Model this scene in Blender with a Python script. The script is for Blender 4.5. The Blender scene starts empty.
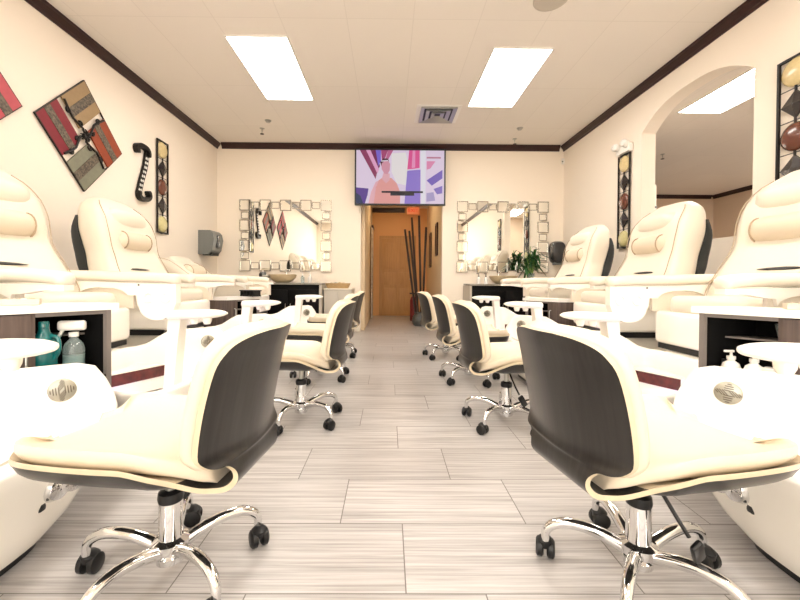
import bpy, bmesh, math, random
from mathutils import Vector, Matrix
random.seed(7)
sc = bpy.context.scene
COL = sc.collection
R = math.radians

# ------------------------------------------------------------------ camera
cam_d = bpy.data.cameras.new('camera')
cam_d.sensor_width = 36.0
cam_d.lens = 17.1
cam_d.clip_start = 0.02
cam = bpy.data.objects.new('camera', cam_d)
COL.objects.link(cam)
cam.location = (0, 0, 0.90)
cam.rotation_euler = (R(90 - 0.7), R(-0.35), R(-0.35))
cam_d.shift_y = -0.018
cam_d.shift_x = 0.011
sc.camera = cam

# ------------------------------------------------------------------ world, light, exposure
w = bpy.data.worlds.new('world'); sc.world = w
w.use_nodes = True
w.node_tree.nodes['Background'].inputs[0].default_value = (0.9, 0.95, 1.0, 1)
w.node_tree.nodes['Background'].inputs[1].default_value = 0.5
sc.view_settings.view_transform = 'Standard'
sc.view_settings.look = 'None'
sc.view_settings.exposure = -0.50
sc.view_settings.gamma = 1.0
sc.view_settings.use_curve_mapping = False
PANEL_E = 26.0
WINDOW_E = 6.5
try:
    sc.cycles.max_bounces = 10
    sc.cycles.diffuse_bounces = 6
    sc.cycles.sample_clamp_indirect = 8.0
except Exception:
    pass

# ------------------------------------------------------------------ materials
MATS = {}
def lin(c):
    return tuple((x / 12.92 if x <= 0.04045 else ((x + 0.055) / 1.055) ** 2.4) for x in c)

def mat(name, rgb, rough=0.5, metal=0.0, noise=0.0, scale=8.0, stretch=(1, 1, 1), bump=0.0, emit=None, es=0.0,
        coat=0.0, trans=0.0, rgb2=None, detail=4.0, ior=1.45, spec=0.5):
    """rgb in display (sRGB 0-1) values; noise mixes towards rgb2 with a stretched noise texture."""
    if name in MATS:
        return MATS[name]
    m = bpy.data.materials.new(name); m.use_nodes = True
    nt = m.node_tree; b = nt.nodes['Principled BSDF']
    c = lin(rgb)
    b.inputs['Base Color'].default_value = (*c, 1)
    b.inputs['Roughness'].default_value = rough
    b.inputs['Metallic'].default_value = metal
    b.inputs['IOR'].default_value = ior
    b.inputs['Specular IOR Level'].default_value = spec
    b.inputs['Coat Weight'].default_value = coat
    b.inputs['Coat Roughness'].default_value = 0.08
    b.inputs['Transmission Weight'].default_value = trans
    if emit is not None:
        b.inputs['Emission Color'].default_value = (*lin(emit), 1)
        b.inputs['Emission Strength'].default_value = es
    tc = nt.nodes.new('ShaderNodeTexCoord')
    mp = nt.nodes.new('ShaderNodeMapping')
    mp.inputs['Scale'].default_value = stretch
    nz = nt.nodes.new('ShaderNodeTexNoise')
    nz.inputs['Scale'].default_value = scale
    nz.inputs['Detail'].default_value = detail
    nt.links.new(tc.outputs['Object'], mp.inputs['Vector'])
    nt.links.new(mp.outputs['Vector'], nz.inputs['Vector'])
    if noise > 0:
        r2 = lin(rgb2) if rgb2 else tuple(x * 0.6 for x in c)
        rp = nt.nodes.new('ShaderNodeValToRGB')
        rp.color_ramp.elements[0].position = 0.5 - 0.28
        rp.color_ramp.elements[1].position = 0.5 + 0.28
        rp.color_ramp.elements[0].color = (*[a + (q - a) * noise for a, q in zip(c, r2)], 1)
        rp.color_ramp.elements[1].color = (*c, 1)
        nt.links.new(nz.outputs['Fac'], rp.inputs['Fac'])
        nt.links.new(rp.outputs['Color'], b.inputs['Base Color'])
    if bump > 0:
        bp = nt.nodes.new('ShaderNodeBump')
        bp.inputs['Strength'].default_value = bump
        bp.inputs['Distance'].default_value = 0.01
        nt.links.new(nz.outputs['Fac'], bp.inputs['Height'])
        nt.links.new(bp.outputs['Normal'], b.inputs['Normal'])
    MATS[name] = m
    return m

WALL   = mat('wall_paint', (0.945, 0.905, 0.85), 0.85, bump=0.05, scale=60)
BACKW  = mat('back_wall_paint', (0.945, 0.902, 0.84), 0.85, bump=0.05, scale=60)
ORANGE = mat('corridor_paint', (0.89, 0.70, 0.49), 0.8, noise=0.15, scale=2, rgb2=(0.83, 0.63, 0.43))
TANW = mat('corridor_side_paint', (0.88, 0.80, 0.68), 0.8, noise=0.15, scale=2, rgb2=(0.84, 0.75, 0.62))
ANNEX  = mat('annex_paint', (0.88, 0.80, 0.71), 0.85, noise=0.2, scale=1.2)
CROWN  = mat('dark_mahogany_trim', (0.20, 0.10, 0.09), 0.35, noise=0.5, scale=20, stretch=(6, 1, 6))
BASEB  = mat('white_trim', (0.93, 0.90, 0.84), 0.5, bump=0.02)
PLASTIC= mat('white_gloss_acrylic', (0.985, 0.97, 0.935), 0.22, coat=0.3, bump=0.01, scale=3)
PADW   = mat('white_pad', (0.98, 0.97, 0.94), 0.35, bump=0.02, scale=30)
LEATHER= mat('cream_leather', (0.865, 0.815, 0.73), 0.42, bump=0.08, scale=90)
LEATHB = mat('ivory_leather', (0.90, 0.865, 0.80), 0.45, bump=0.08, scale=70)
LEATHD = mat('beige_pillow_leather', (0.86, 0.805, 0.72), 0.5, bump=0.08, scale=70)
PIPING = mat('tan_piping', (0.70, 0.62, 0.52), 0.6, bump=0.05)
VENEER = mat('dark_wood_veneer', (0.165, 0.155, 0.15), 0.30, noise=0.9, scale=3.0, stretch=(9, 30, 0.5), rgb2=(0.07, 0.065, 0.062), coat=0.35, detail=5)
MAPLE  = mat('maple_ply_edge', (0.83, 0.77, 0.655), 0.45, noise=0.3, scale=30)
CHROME = mat('chrome', (0.90, 0.90, 0.90), 0.07, metal=1.0, bump=0.01, scale=2)
STEEL  = mat('brushed_steel', (0.72, 0.72, 0.70), 0.3, metal=1.0, noise=0.2, scale=30)
BLACKP = mat('black_plastic', (0.06, 0.06, 0.065), 0.4, bump=0.03, scale=50)
DARKSH = mat('black_chair_shell', (0.15, 0.17, 0.18), 0.4, bump=0.02, scale=20)
CABW   = mat('grey_brown_wood', (0.42, 0.36, 0.33), 0.45, noise=0.9, scale=3, stretch=(16, 16, 1.0), rgb2=(0.24, 0.20, 0.19))
CABG   = mat('grey_cabinet_edge', (0.48, 0.45, 0.43), 0.5, noise=0.2, scale=20)
CABK   = mat('black_cabinet_interior', (0.022, 0.02, 0.022), 0.8, noise=0.2, spec=0.2)
VANITY = mat('espresso_cabinet', (0.03, 0.024, 0.026), 0.55, spec=0.15, noise=0.5, scale=6, stretch=(10, 10, 1))
GREYP  = mat('light_grey_panel', (0.74, 0.71, 0.66), 0.5, noise=0.1, scale=6)
GRANITE= mat('granite_top', (0.62, 0.60, 0.55), 0.2, noise=0.7, scale=80, rgb2=(0.35, 0.34, 0.32))
STONE  = mat('beige_stone', (0.86, 0.78, 0.64), 0.4, noise=0.6, scale=9, rgb2=(0.62, 0.55, 0.43))
MAROON = mat('maroon_marble', (0.40, 0.13, 0.13), 0.2, noise=0.9, scale=28, rgb2=(0.20, 0.06, 0.07), coat=0.4)
IRON   = mat('black_iron', (0.12, 0.10, 0.09), 0.45, metal=0.3, noise=0.3, scale=40)
MIRROR = mat('mirror_glass', (0.96, 0.96, 0.94), 0.015, metal=1.0, bump=0.0)
MFRAME = mat('silver_mirror_frame', (0.66, 0.64, 0.60), 0.2, metal=1.0, noise=0.1, scale=12)
GREYD  = mat('grey_dispenser_plastic', (0.46, 0.47, 0.46), 0.35, noise=0.15, scale=6)
SMOKE  = mat('dark_smoke_plastic', (0.20, 0.20, 0.21), 0.2, coat=0.4, noise=0.1)
GREEN  = mat('leaf_green', (0.18, 0.40, 0.17), 0.5, noise=0.8, scale=12, rgb2=(0.06, 0.22, 0.08))
TEAL   = mat('teal_liquid', (0.08, 0.42, 0.42), 0.2, noise=0.6, scale=14, rgb2=(0.03, 0.26, 0.28), coat=0.5)
CLEARP = mat('clear_plastic', (0.80, 0.86, 0.86), 0.12, trans=0.75, bump=0.02)
WHITEP = mat('white_plastic', (0.93, 0.92, 0.90), 0.35, bump=0.01)
REDP   = mat('red_plastic', (0.45, 0.13, 0.13), 0.35, noise=0.3, scale=20)
DOORW  = mat('tan_door_wood', (0.80, 0.63, 0.42), 0.5, noise=0.6, scale=3, stretch=(12, 12, 1), rgb2=(0.66, 0.48, 0.29))
TILE_GY= mat('basket_wicker', (0.72, 0.60, 0.42), 0.7, noise=0.6, scale=50)
PANEL  = mat('light_diffuser', (1, 1, 1), 0.6, emit=(1.0, 0.975, 0.94), es=PANEL_E)
DAYWIN = mat('added_storefront_glow', (1, 1, 1), 0.3, emit=(1.0, 0.98, 0.95), es=WINDOW_E)
GRILLE = mat('rosette_steel', (0.70, 0.69, 0.64), 0.35, metal=0.8, noise=0.5, scale=60)
LEDP   = mat('violet_led_lens', (0.8, 0.7, 1.0), 0.4, emit=(0.66, 0.50, 1.0), es=22.0)

def floor_material():
    m = bpy.data.materials.new('grey_plank_tile'); m.use_nodes = True
    nt = m.node_tree; N = nt.nodes; L = nt.links
    b = N['Principled BSDF']
    tc = N.new('ShaderNodeTexCoord'); sp = N.new('ShaderNodeSeparateXYZ')
    L.new(tc.outputs['Object'], sp.inputs[0])
    def M(op, a, c=None, d=None):
        n = N.new('ShaderNodeMath'); n.operation = op
        for i, v in enumerate((a, c, d)):
            if v is None: continue
            if isinstance(v, (int, float)): n.inputs[i].default_value = v
            else: L.new(v, n.inputs[i])
        return n.outputs[0]
    yy = M('DIVIDE', M('SUBTRACT', sp.outputs[1], 1.082), 0.316)
    row = M('FLOOR', yy)
    fy = M('SUBTRACT', yy, row)
    xx = M('DIVIDE', M('ADD', M('SUBTRACT', sp.outputs[0], 0.055), M('MULTIPLY', row, 0.23)), 0.69)
    colm = M('FLOOR', xx); fx = M('SUBTRACT', xx, colm)
    gy = M('MULTIPLY', M('MINIMUM', fy, M('SUBTRACT', 1.0, fy)), 0.316)
    gx = M('MULTIPLY', M('MINIMUM', fx, M('SUBTRACT', 1.0, fx)), 0.69)
    gr = M('LESS_THAN', M('MINIMUM', gx, gy), 0.0020)
    wn = N.new('ShaderNodeTexWhiteNoise'); wn.noise_dimensions = '2D'
    cb = N.new('ShaderNodeCombineXYZ'); L.new(row, cb.inputs[0]); L.new(colm, cb.inputs[1]); L.new(cb.outputs[0], wn.inputs['Vector'])
    mp = N.new('ShaderNodeMapping'); mp.inputs['Scale'].default_value = (1.1, 55, 1)
    ad = N.new('ShaderNodeVectorMath'); ad.operation = 'ADD'
    L.new(tc.outputs['Object'], ad.inputs[0]); L.new(wn.outputs['Color'], ad.inputs[1])
    L.new(ad.outputs[0], mp.inputs[0])
    nz = N.new('ShaderNodeTexNoise'); nz.inputs['Scale'].default_value = 1.6; nz.inputs['Detail'].default_value = 6; nz.inputs['Roughness'].default_value = 0.65
    L.new(mp.outputs[0], nz.inputs['Vector'])
    rp = N.new('ShaderNodeValToRGB')
    rp.color_ramp.elements[0].position = 0.30; rp.color_ramp.elements[0].color = (*lin((0.57, 0.55, 0.54)), 1)
    rp.color_ramp.elements[1].position = 0.62; rp.color_ramp.elements[1].color = (*lin((0.77, 0.755, 0.745)), 1)
    L.new(nz.outputs['Fac'], rp.inputs['Fac'])
    hv = N.new('ShaderNodeHueSaturation')
    L.new(rp.outputs[0], hv.inputs['Color'])
    L.new(M('ADD', 0.95, M('MULTIPLY', wn.outputs['Value'], 0.08)), hv.inputs['Value'])
    mx = N.new('ShaderNodeMix'); mx.data_type = 'RGBA'
    L.new(gr, mx.inputs['Factor']); L.new(hv.outputs[0], mx.inputs['A'])
    mx.inputs['B'].default_value = (*lin((0.44, 0.42, 0.40)), 1)
    L.new(mx.outputs['Result'], b.inputs['Base Color'])
    b.inputs['Roughness'].default_value = 0.33
    bp = N.new('ShaderNodeBump'); bp.inputs['Strength'].default_value = 0.12; bp.inputs['Distance'].default_value = 0.004
    L.new(nz.outputs['Fac'], bp.inputs['Height']); L.new(bp.outputs[0], b.inputs['Normal'])
    return m
FLOORM = floor_material()

def ceiling_material(base, seam):
    m = bpy.data.materials.new('ceiling_panels'); m.use_nodes = True
    nt = m.node_tree; N = nt.nodes; L = nt.links; b = N['Principled BSDF']
    tc = N.new('ShaderNodeTexCoord')
    mp = N.new('ShaderNodeMapping'); mp.inputs['Location'].default_value = (0.40, 0.15, 0)
    L.new(tc.outputs['Object'], mp.inputs[0])
    br = N.new('ShaderNodeTexBrick'); br.offset = 0.0
    br.inputs['Scale'].default_value = 1.0; br.inputs['Brick Width'].default_value = 0.61; br.inputs['Row Height'].default_value = 1.22
    br.inputs['Mortar Size'].default_value = 0.004
    br.inputs['Color1'].default_value = (*lin(base), 1); br.inputs['Color2'].default_value = (*lin(tuple(x * 0.99 for x in base)), 1)
    br.inputs['Mortar'].default_value = (*lin(seam), 1)
    L.new(mp.outputs[0], br.inputs['Vector']); L.new(br.outputs['Color'], b.inputs['Base Color'])
    b.inputs['Roughness'].default_value = 0.9
    return m
CEILM = ceiling_material((0.91, 0.885, 0.85), (0.87, 0.845, 0.81))

# ------------------------------------------------------------------ mesh helper
class B:
    def __init__(self): self.bm = bmesh.new(); self.mi = 0
    def _take(self, tmp, M=None):
        if M is not None: tmp.transform(M)
        me = bpy.data.meshes.new('t'); tmp.to_mesh(me); tmp.free()
        n0 = len(self.bm.faces)
        self.bm.from_mesh(me); bpy.data.meshes.remove(me)
        self.bm.faces.ensure_lookup_table()
        for f in self.bm.faces[n0:]: f.material_index = self.mi
    def box(self, c, s, bevel=0.0, rot=None, seg=2):
        t = bmesh.new(); bmesh.ops.create_cube(t, size=1.0)
        bmesh.ops.scale(t, vec=s, verts=t.verts)
        if bevel > 0:
            bmesh.ops.bevel(t, geom=t.edges[:], offset=bevel, segments=seg, affect='EDGES', profile=0.5)
        M = Matrix.Translation(c)
        if rot is not None: M = M @ rot
        self._take(t, M); return self
    def loft(self, rings, cap=True, closed=True):
        t = bmesh.new(); vs = [[t.verts.new(p) for p in r] for r in rings]
        n = len(rings[0])
        for a, b_ in zip(vs[:-1], vs[1:]):
            for i in range(n if closed else n - 1):
                j = (i + 1) % n
                try: t.faces.new((a[i], a[j], b_[j], b_[i]))
                except ValueError: pass
        if cap and closed:
            for r in (vs[0], vs[-1]):
                try: t.faces.new(r)
                except ValueError: pass
        bmesh.ops.recalc_face_normals(t, faces=t.faces)
        self._take(t); return self
    def lathe(self, prof, seg=24, M=None):
        t = bmesh.new(); rings = []
        for r, z in prof:
            if r < 1e-5: rings.append([t.verts.new((0, 0, z))])
            else: rings.append([t.verts.new((r * math.cos(2 * math.pi * k / seg), r * math.sin(2 * math.pi * k / seg), z)) for k in range(seg)])
        for a, b_ in zip(rings[:-1], rings[1:]):
            for i in range(seg):
                j = (i + 1) % seg
                if len(a) == 1 and len(b_) == 1: continue
                if len(a) == 1: t.faces.new((a[0], b_[j], b_[i]))
                elif len(b_) == 1: t.faces.new((a[i], a[j], b_[0]))
                else: t.faces.new((a[i], a[j], b_[j], b_[i]))
        for r in (rings[0], rings[-1]):
            if len(r) > 1: t.faces.new(r)
        bmesh.ops.recalc_face_normals(t, faces=t.faces)
        self._take(t, M); return self
    def tube(self, pts, rad, seg=10, sx=1.0):
        pts = [Vector(p) for p in pts]; n = len(pts)
        rads = rad if isinstance(rad, (list, tuple)) else [rad] * n
        rings = []; up = None
        for i, p in enumerate(pts):
            d = (pts[min(i + 1, n - 1)] - pts[max(i - 1, 0)]).normalized()
            if up is None:
                up = Vector((0, 0, 1)) if abs(d.z) < 0.9 else Vector((1, 0, 0))
            s = d.cross(up).normalized(); u2 = s.cross(d).normalized(); up = u2
            rings.append([p + (s * math.cos(2 * math.pi * k / seg) * sx + u2 * math.sin(2 * math.pi * k / seg)) * rads[i] for k in range(seg)])
        return self.loft(rings)
    def prism(self, poly, f, lo, hi):
        """poly: 2D outline, f(a,b,t)->3D; extruded from t=lo to hi (n-gon caps are triangulated)"""
        t = bmesh.new()
        va = [t.verts.new(f(a, b_, lo)) for a, b_ in poly]; vb = [t.verts.new(f(a, b_, hi)) for a, b_ in poly]
        n = len(poly)
        for i in range(n):
            j = (i + 1) % n; t.faces.new((va[i], va[j], vb[j], vb[i]))
        c = [t.faces.new(va), t.faces.new(vb)]
        bmesh.ops.triangulate(t, faces=c)
        bmesh.ops.recalc_face_normals(t, faces=t.faces)
        self._take(t); return self
    def obj(self, name, m, parent=None, smooth=True, angle=38, loc=None):
        bm = self.bm
        if smooth:
            lim = R(angle)
            for e in bm.edges:
                e.smooth = not (len(e.link_faces) == 2 and e.calc_face_angle(0) > lim)
            for f in bm.faces: f.smooth = True
        me = bpy.data.meshes.new(name); bm.to_mesh(me); bm.free()
        for x in (m if isinstance(m, (list, tuple)) else [m]): me.materials.append(x)
        o = bpy.data.objects.new(name, me); COL.objects.link(o)
        if parent is not None: o.parent = parent
        if loc is not None: o.location = loc
        return o

def tag(o, label, cat, group=None):
    o['label'] = label; o['category'] = cat
    if group: o['group'] = group
    return o
def thing(name, label, cat, loc=(0, 0, 0), rz=0.0, group=None):
    o = bpy.data.objects.new(name, None); COL.objects.link(o)
    o.empty_display_size = 0.1
    o.location = loc; o.rotation_euler = (0, 0, rz)
    return tag(o, label, cat, group)
def struct(o):
    o['kind'] = 'structure'; return o
def dup(root, loc, rz, label, group=None):
    def cp(o, par):
        c = o.copy(); COL.objects.link(c)
        if par is not None: c.parent = par
        for ch in [q for q in bpy.data.objects if q.parent == o]: cp(ch, c)
        return c
    r = cp(root, None); r.location = loc; r.rotation_euler = (0, 0, rz); r['label'] = label
    if group: r['group'] = group
    return r
def catmull(keys, sub):
    out = []; n = len(keys)
    for i in range(n - 1):
        p0, p1, p2, p3 = (keys[max(i - 1, 0)], keys[i], keys[i + 1], keys[min(i + 2, n - 1)])
        for k in range(sub):
            t = k / sub
            out.append(tuple(0.5 * (2 * b + (-a + c) * t + (2 * a - 5 * b + 4 * c - d) * t * t + (-a + 3 * b - 3 * c + d) * t ** 3) for a, b, c, d in zip(p0, p1, p2, p3)))
    out.append(tuple(keys[-1])); return out
def interp(tab, x):
    if x <= tab[0][0]: return tab[0][1]
    for (a, b), (c, d) in zip(tab[:-1], tab[1:]):
        if x <= c: return b + (d - b) * (x - a) / (c - a)
    return tab[-1][1]
def sstep(a, b, x):
    t = max(0.0, min(1.0, (x - a) / (b - a))); return t * t * (3 - 2 * t)
def spow(x, p): return math.copysign(abs(x) ** p, x)

# ------------------------------------------------------------------ room shell
XL, XR, YB, YF, ZC = -3.03, 3.08, 6.72, -2.6, 3.30
DX0, DX1, DZ = -0.50, 0.94, 2.30          # doorway in the back wall
CY, CX0, CX1, CZ = 9.85, -0.44, 0.98, 2.78  # corridor
AX1, AY0, AY1 = 8.9, -1.0, 10.4           # room beyond the arch
struct(B().box((2.9, 3.9, -0.05), (13.0, 13.4, 0.1)).obj('floor', FLOORM, smooth=False))
struct(B().box((0.035, 2.06, ZC + 0.06), (XR - XL + 0.5, YB - YF + 0.4, 0.12)).obj('ceiling', CEILM, smooth=False))
struct(B().box((XL - 0.08, 2.06, ZC / 2), (0.16, YB - YF + 0.3, ZC)).obj('wall_left', WALL, smooth=False))
struct(B().box(((XL + DX0) / 2, YB + 0.08, ZC / 2), (DX0 - XL, 0.16, ZC))
       .box(((XR + DX1) / 2, YB + 0.08, ZC / 2), (XR - DX1, 0.16, ZC))
       .box(((DX0 + DX1) / 2, YB + 0.08, (ZC + DZ) / 2), (DX1 - DX0, 0.16, ZC - DZ)).obj('wall_back', BACKW, smooth=False))
# right wall with the arched opening
AYN, AYFAR, SILL = 3.215, 4.645, 1.32
fx = lambda a, b, t: (t, a, b)
def arch_h(y):
    t = (y - AYN) / (AYFAR - AYN)
    return 2.72 + 0.23 * (1 - abs(2 * t - 1) ** 2.6)
arch = [(AYN + (AYFAR - AYN) * k / 28, arch_h(AYN + (AYFAR - AYN) * k / 28)) for k in range(29)]
wr = B()
T0, T1 = XR, XR + 0.17
wr.prism([(YF - .15, 0), (AYN, 0), (AYN, ZC), (YF - .15, ZC)], fx, T0, T1)
wr.prism([(AYFAR, 0), (YB + .15, 0), (YB + .15, ZC), (AYFAR, ZC)], fx, T0, T1)
wr.prism([(AYN, 0), (AYFAR, 0), (AYFAR, SILL), (AYN, SILL)], fx, T0, T1)
for (y0, h0), (y1, h1) in zip(arch[:-1], arch[1:]): wr.prism([(y0, h0), (y1, h1), (y1, ZC), (y0, ZC)], fx, T0, T1)
bmesh.ops.remove_doubles(wr.bm, verts=wr.bm.verts, dist=1e-5)
struct(wr.obj('wall_right', WALL, smooth=False))
# entrance wall behind the camera; unseen storefront window added to light the room
WX0, WX1, WZ0, WZ1 = -2.3, 2.3, 0.5, 2.6
fy_ = lambda a, b, t: (a, t, b)
wf = B()
for a0, a1, b0, b1 in ((XL - .16, WX0, 0, ZC), (WX1, XR + .17, 0, ZC), (WX0, WX1, 0, WZ0), (WX0, WX1, WZ1, ZC)):
    wf.prism([(a0, b0), (a1, b0), (a1, b1), (a0, b1)], fy_, YF - 0.15, YF)
struct(wf.obj('wall_front', WALL, smooth=False))
wn_ = B()
for x in (WX0 + .04, -0.77, 0.77, WX1 - .04): wn_.box((x, YF - .06, (WZ0 + WZ1) / 2), (.07, .1, WZ1 - WZ0))
for z in (WZ0 + .04, WZ1 - .04): wn_.box((0, YF - .06, z), (WX1 - WX0, .1, .07))
wo = struct(wn_.obj('window_1', STEEL, smooth=False))
B().box((0, YF - .1, (WZ0 + WZ1) / 2), (WX1 - WX0, .02, WZ1 - WZ0)).obj('pane', DAYWIN, wo, smooth=False)
# crown moulding
prof = [(0, 0), (0.0, -0.135), (0.018, -0.135), (0.03, -0.115), (0.03, -0.095), (0.075, -0.045), (0.075, -0.02), (0.085, 0)]
prof = [(a * .72, b * .72) for a, b in prof]
e = 0.002
struct(B().prism(prof, lambda a, b, t: (XL + e + a, t, ZC - e + b), YF + .01, YB - .004).obj('trim_1', CROWN, smooth=False))
struct(B().prism(prof, lambda a, b, t: (XR - e - a, t, ZC - e + b), YF + .01, YB - .004).obj('trim_2', CROWN, smooth=False))
struct(B().prism(prof, lambda a, b, t: (t, YB - e - a, ZC - e + b), XL + .09, XR - .09).obj('trim_3', CROWN, smooth=False))
# baseboards
struct(B().box((XL + .01, 2.06, .055), (.018, YB - YF - .06, .11), .004).obj('baseboard_left', BASEB))
struct(B().box((XR - .01, 2.06, .055), (.018, YB - YF - .06, .11), .004).obj('baseboard_right', BASEB))
struct(B().box(((XL + DX0) / 2, YB - .01, .055), (DX0 - XL - .06, .018, .11), .004)
       .box(((XR + DX1) / 2, YB - .01, .055), (XR - DX1 - .06, .018, .11), .004).obj('baseboard_back', BASEB))
# corridor
struct(B().box((CX0 - .06, (YB + .16 + CY) / 2, CZ / 2), (.12, CY - YB - .16, CZ)).obj('wall_corridor_left', TANW, smooth=False))
struct(B().box((CX1 + .06, (YB + .16 + CY) / 2, CZ / 2), (.12, CY - YB - .16, CZ)).obj('wall_corridor_right', TANW, smooth=False))
struct(B().box(((CX0 + CX1) / 2, CY + .06, CZ / 2), (CX1 - CX0 + .24, .12, CZ)).obj('wall_corridor_end', ORANGE, smooth=False))
struct(B().box(((CX0 + CX1) / 2, (YB + .16 + CY) / 2, CZ + .05), (CX1 - CX0 + .24, CY - YB - .16, .1)).obj('ceiling_corridor', CEILM, smooth=False))
struct(B().box((CX0 + .42, CY - .025, CZ - .06), (.84, .045, .11)).obj('trim_4', CROWN, smooth=False))
d1 = B().box((0.22, CY - .02, 1.0), (.80, .035, 1.98), .004)
do = struct(d1.obj('door_1', DOORW))
pb = B()
for z0, z1 in ((.12, .72), (.80, 1.12), (1.20, 1.88)):
    for x in (.02, .42): pb.box((x, CY - .041, (z0 + z1) / 2), (.30, .012, z1 - z0), .005)
pb.obj('door_panels', DOORW, do)
B().box((0.22, CY - .012, 2.03), (.94, .03, .07)).box((-.215, CY - .012, 1.0), (.07, .03, 2.0)).box((.655, CY - .012, 1.0), (.07, .03, 2.0)).obj('door_frame', DOORW, do, smooth=False)
hb = B(); hb.lathe([(0, 0), (.028, 0), (.028, .01), (.012, .015), (.012, .04), (.03, .055), (.026, .075), (0, .08)], 16, Matrix.Translation((.56, CY - .038, .95)) @ Matrix.Rotation(R(90), 4, 'X'))
hb.obj('door_knob', STEEL, do)
# room beyond the arch
struct(B().box(((XR + .17 + AX1) / 2, (AY0 + AY1) / 2, ZC + .06), (AX1 - XR - .17, AY1 - AY0, .12)).obj('ceiling_annex', CEILM, smooth=False))
struct(B().box(((XR + .17 + AX1) / 2, AY1 + .06, ZC / 2), (AX1 - XR + .1, .12, ZC)).obj('wall_annex_back', ANNEX, smooth=False))
struct(B().box((AX1 + .06, (AY0 + AY1) / 2, ZC / 2), (.12, AY1 - AY0, ZC)).obj('wall_annex_right', ANNEX, smooth=False))
struct(B().box(((XR + .17 + AX1) / 2, AY0 - .06, ZC / 2), (AX1 - XR + .1, .12, ZC)).obj('wall_annex_front', ANNEX, smooth=False))
struct(B().prism(prof, lambda a, b, t: (t, AY1 - e - a, ZC - e + b), XR + .2, AX1 - .09).obj('trim_5', CROWN, smooth=False))
struct(B().prism(prof, lambda a, b, t: (AX1 - e - a, t, ZC - e + b), AY0 + .02, AY1 - .004).obj('trim_6', CROWN, smooth=False))
struct(B().box((3.86, 6.3, 1.25), (1.06, .12, 2.5)).obj('wall_annex_partition', WALL, smooth=False))

# ------------------------------------------------------------------ ceiling fittings
def ceiling_light(x, y, label, z=ZC, group=None):
    t = thing('ceiling_light', label, 'ceiling light', (x, y, z), 0, group)
    f = B()
    for sx in (-1, 1): f.box((sx * .305, 0, -.006), (.016, 1.30, .012))
    for sy in (-1, 1): f.box((0, sy * .652, -.006), (.626, .016, .012))
    f.obj('frame', WHITEP, t, smooth=False)
    B().box((0, 0, -.005), (.594, 1.288, .008)).obj('diffuser', PANEL, t, smooth=False)
    return t
ceiling_light(-1.32, 4.42, 'rectangular glowing ceiling panel light on the left side of the main ceiling')
ceiling_light(1.37, 4.57, 'rectangular glowing ceiling panel light right of the round ceiling speaker')
ceiling_light(4.35, 4.70, 'glowing ceiling panel light seen through the arched wall opening')
for x, y, s in ((-1.32, 1.2, 'left'), (1.37, 1.2, 'right'), (-1.32, -1.4, 'left'), (1.37, -1.4, 'right')):
    ceiling_light(x, y, 'unseen ceiling panel light added overhead near the entrance, %s row, %s' % (s, 'above the nearest stools' if y > 0 else 'by the storefront window'))  # unseen entrance panels, added because the room needs their light
for x, y, s in ((8.3, 7.4, 'deep'), (7.4, 4.4, 'middle'), (5.2, 1.4, 'front'), (8.0, 1.4, 'far front'), (4.3, 0.2, 'near front')):
    ceiling_light(x, y, 'unseen ceiling panel light added in the %s part of the room beyond the arch' % s)  # out-of-view panels added to brighten the room beyond the arch
# small unseen lamp added to light the corridor
t = thing('added_corridor_lamp', 'unseen round flush ceiling lamp added to light the orange corridor', 'ceiling light', (.25, 8.3, CZ))
B().lathe([(0, -.05), (.08, -.045), (.12, -.02), (.125, -.003), (0, -.003)], 24).obj('globe', mat('added_corridor_lamp_glass', (1, .95, .85), .4, emit=(1, .88, .70), es=90.0, bump=.01), t)

v = thing('air_vent', 'square grey metal air diffuser in the ceiling between the two panel lights', 'air vent', (.68, 5.48, ZC))
B().box((0, 0, -.004), (.62, .58, .006)).obj('plate', WHITEP, v, smooth=False)
for k, s in enumerate((.25, .17, .09)):
    f = B(); d = -.012 - .012 * (2 - k) * .5
    rings = []
    for (q, z) in ((s, -.008), (s, -.030), (s - .05, -.016), (s - .05, -.010)):
        rings.append([(-q, -q, z), (q, -q, z), (q, q, z), (-q, q, z)])
    f.loft(rings, cap=False).obj('vane', STEEL, v, smooth=False)
B().box((0, 0, -.010), (.44, .44, .004)).obj('dark_core', BLACKP, v, smooth=False)

t = thing('ceiling_speaker', 'round grey perforated speaker set in the ceiling', 'speaker', (1.36, 3.24, ZC))
B().lathe([(0, -.012), (.115, -.010), (.13, -.014), (.145, -.008), (.145, -.002), (0, -.002)], 32).obj('grille', GREYP, t)

def sprinkler(x, y, label, short=False):
    t = thing('sprinkler_head', label, 'sprinkler', (x, y, ZC))
    if short:
        B().lathe([(0, -.03), (.03, -.03), (.04, -.012), (.05, -.002), (0, -.002)], 16).obj('escutcheon', STEEL, t)
        return
    B().lathe([(0, -.012), (.03, -.010), (.04, -.002), (0, -.002)], 16).obj('escutcheon', STEEL, t)
    B().lathe([(0, -.075), (.006, -.07), (.009, -.012), (0, -.008)], 10).obj('stem', STEEL, t)
    B().lathe([(0, -.095), (.03, -.092), (.03, -.086), (.008, -.082), (0, -.075)], 14).obj('deflector', IRON, t)
sprinkler(-1.83, 5.75, 'dark sprinkler disc in the ceiling left, closer to the panel light', True)
sprinkler(-2.02, 6.05, 'small hanging sprinkler head left, closest to the back wall trim')
sprinkler(2.03, 5.95, 'dark sprinkler disc in the ceiling right, closer to the panel light', True)
sprinkler(2.10, 6.4, 'small hanging sprinkler head right, closest to the back wall trim')
sprinkler(5.1, 7.1, 'sprinkler head on the ceiling beyond the arched opening')

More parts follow.
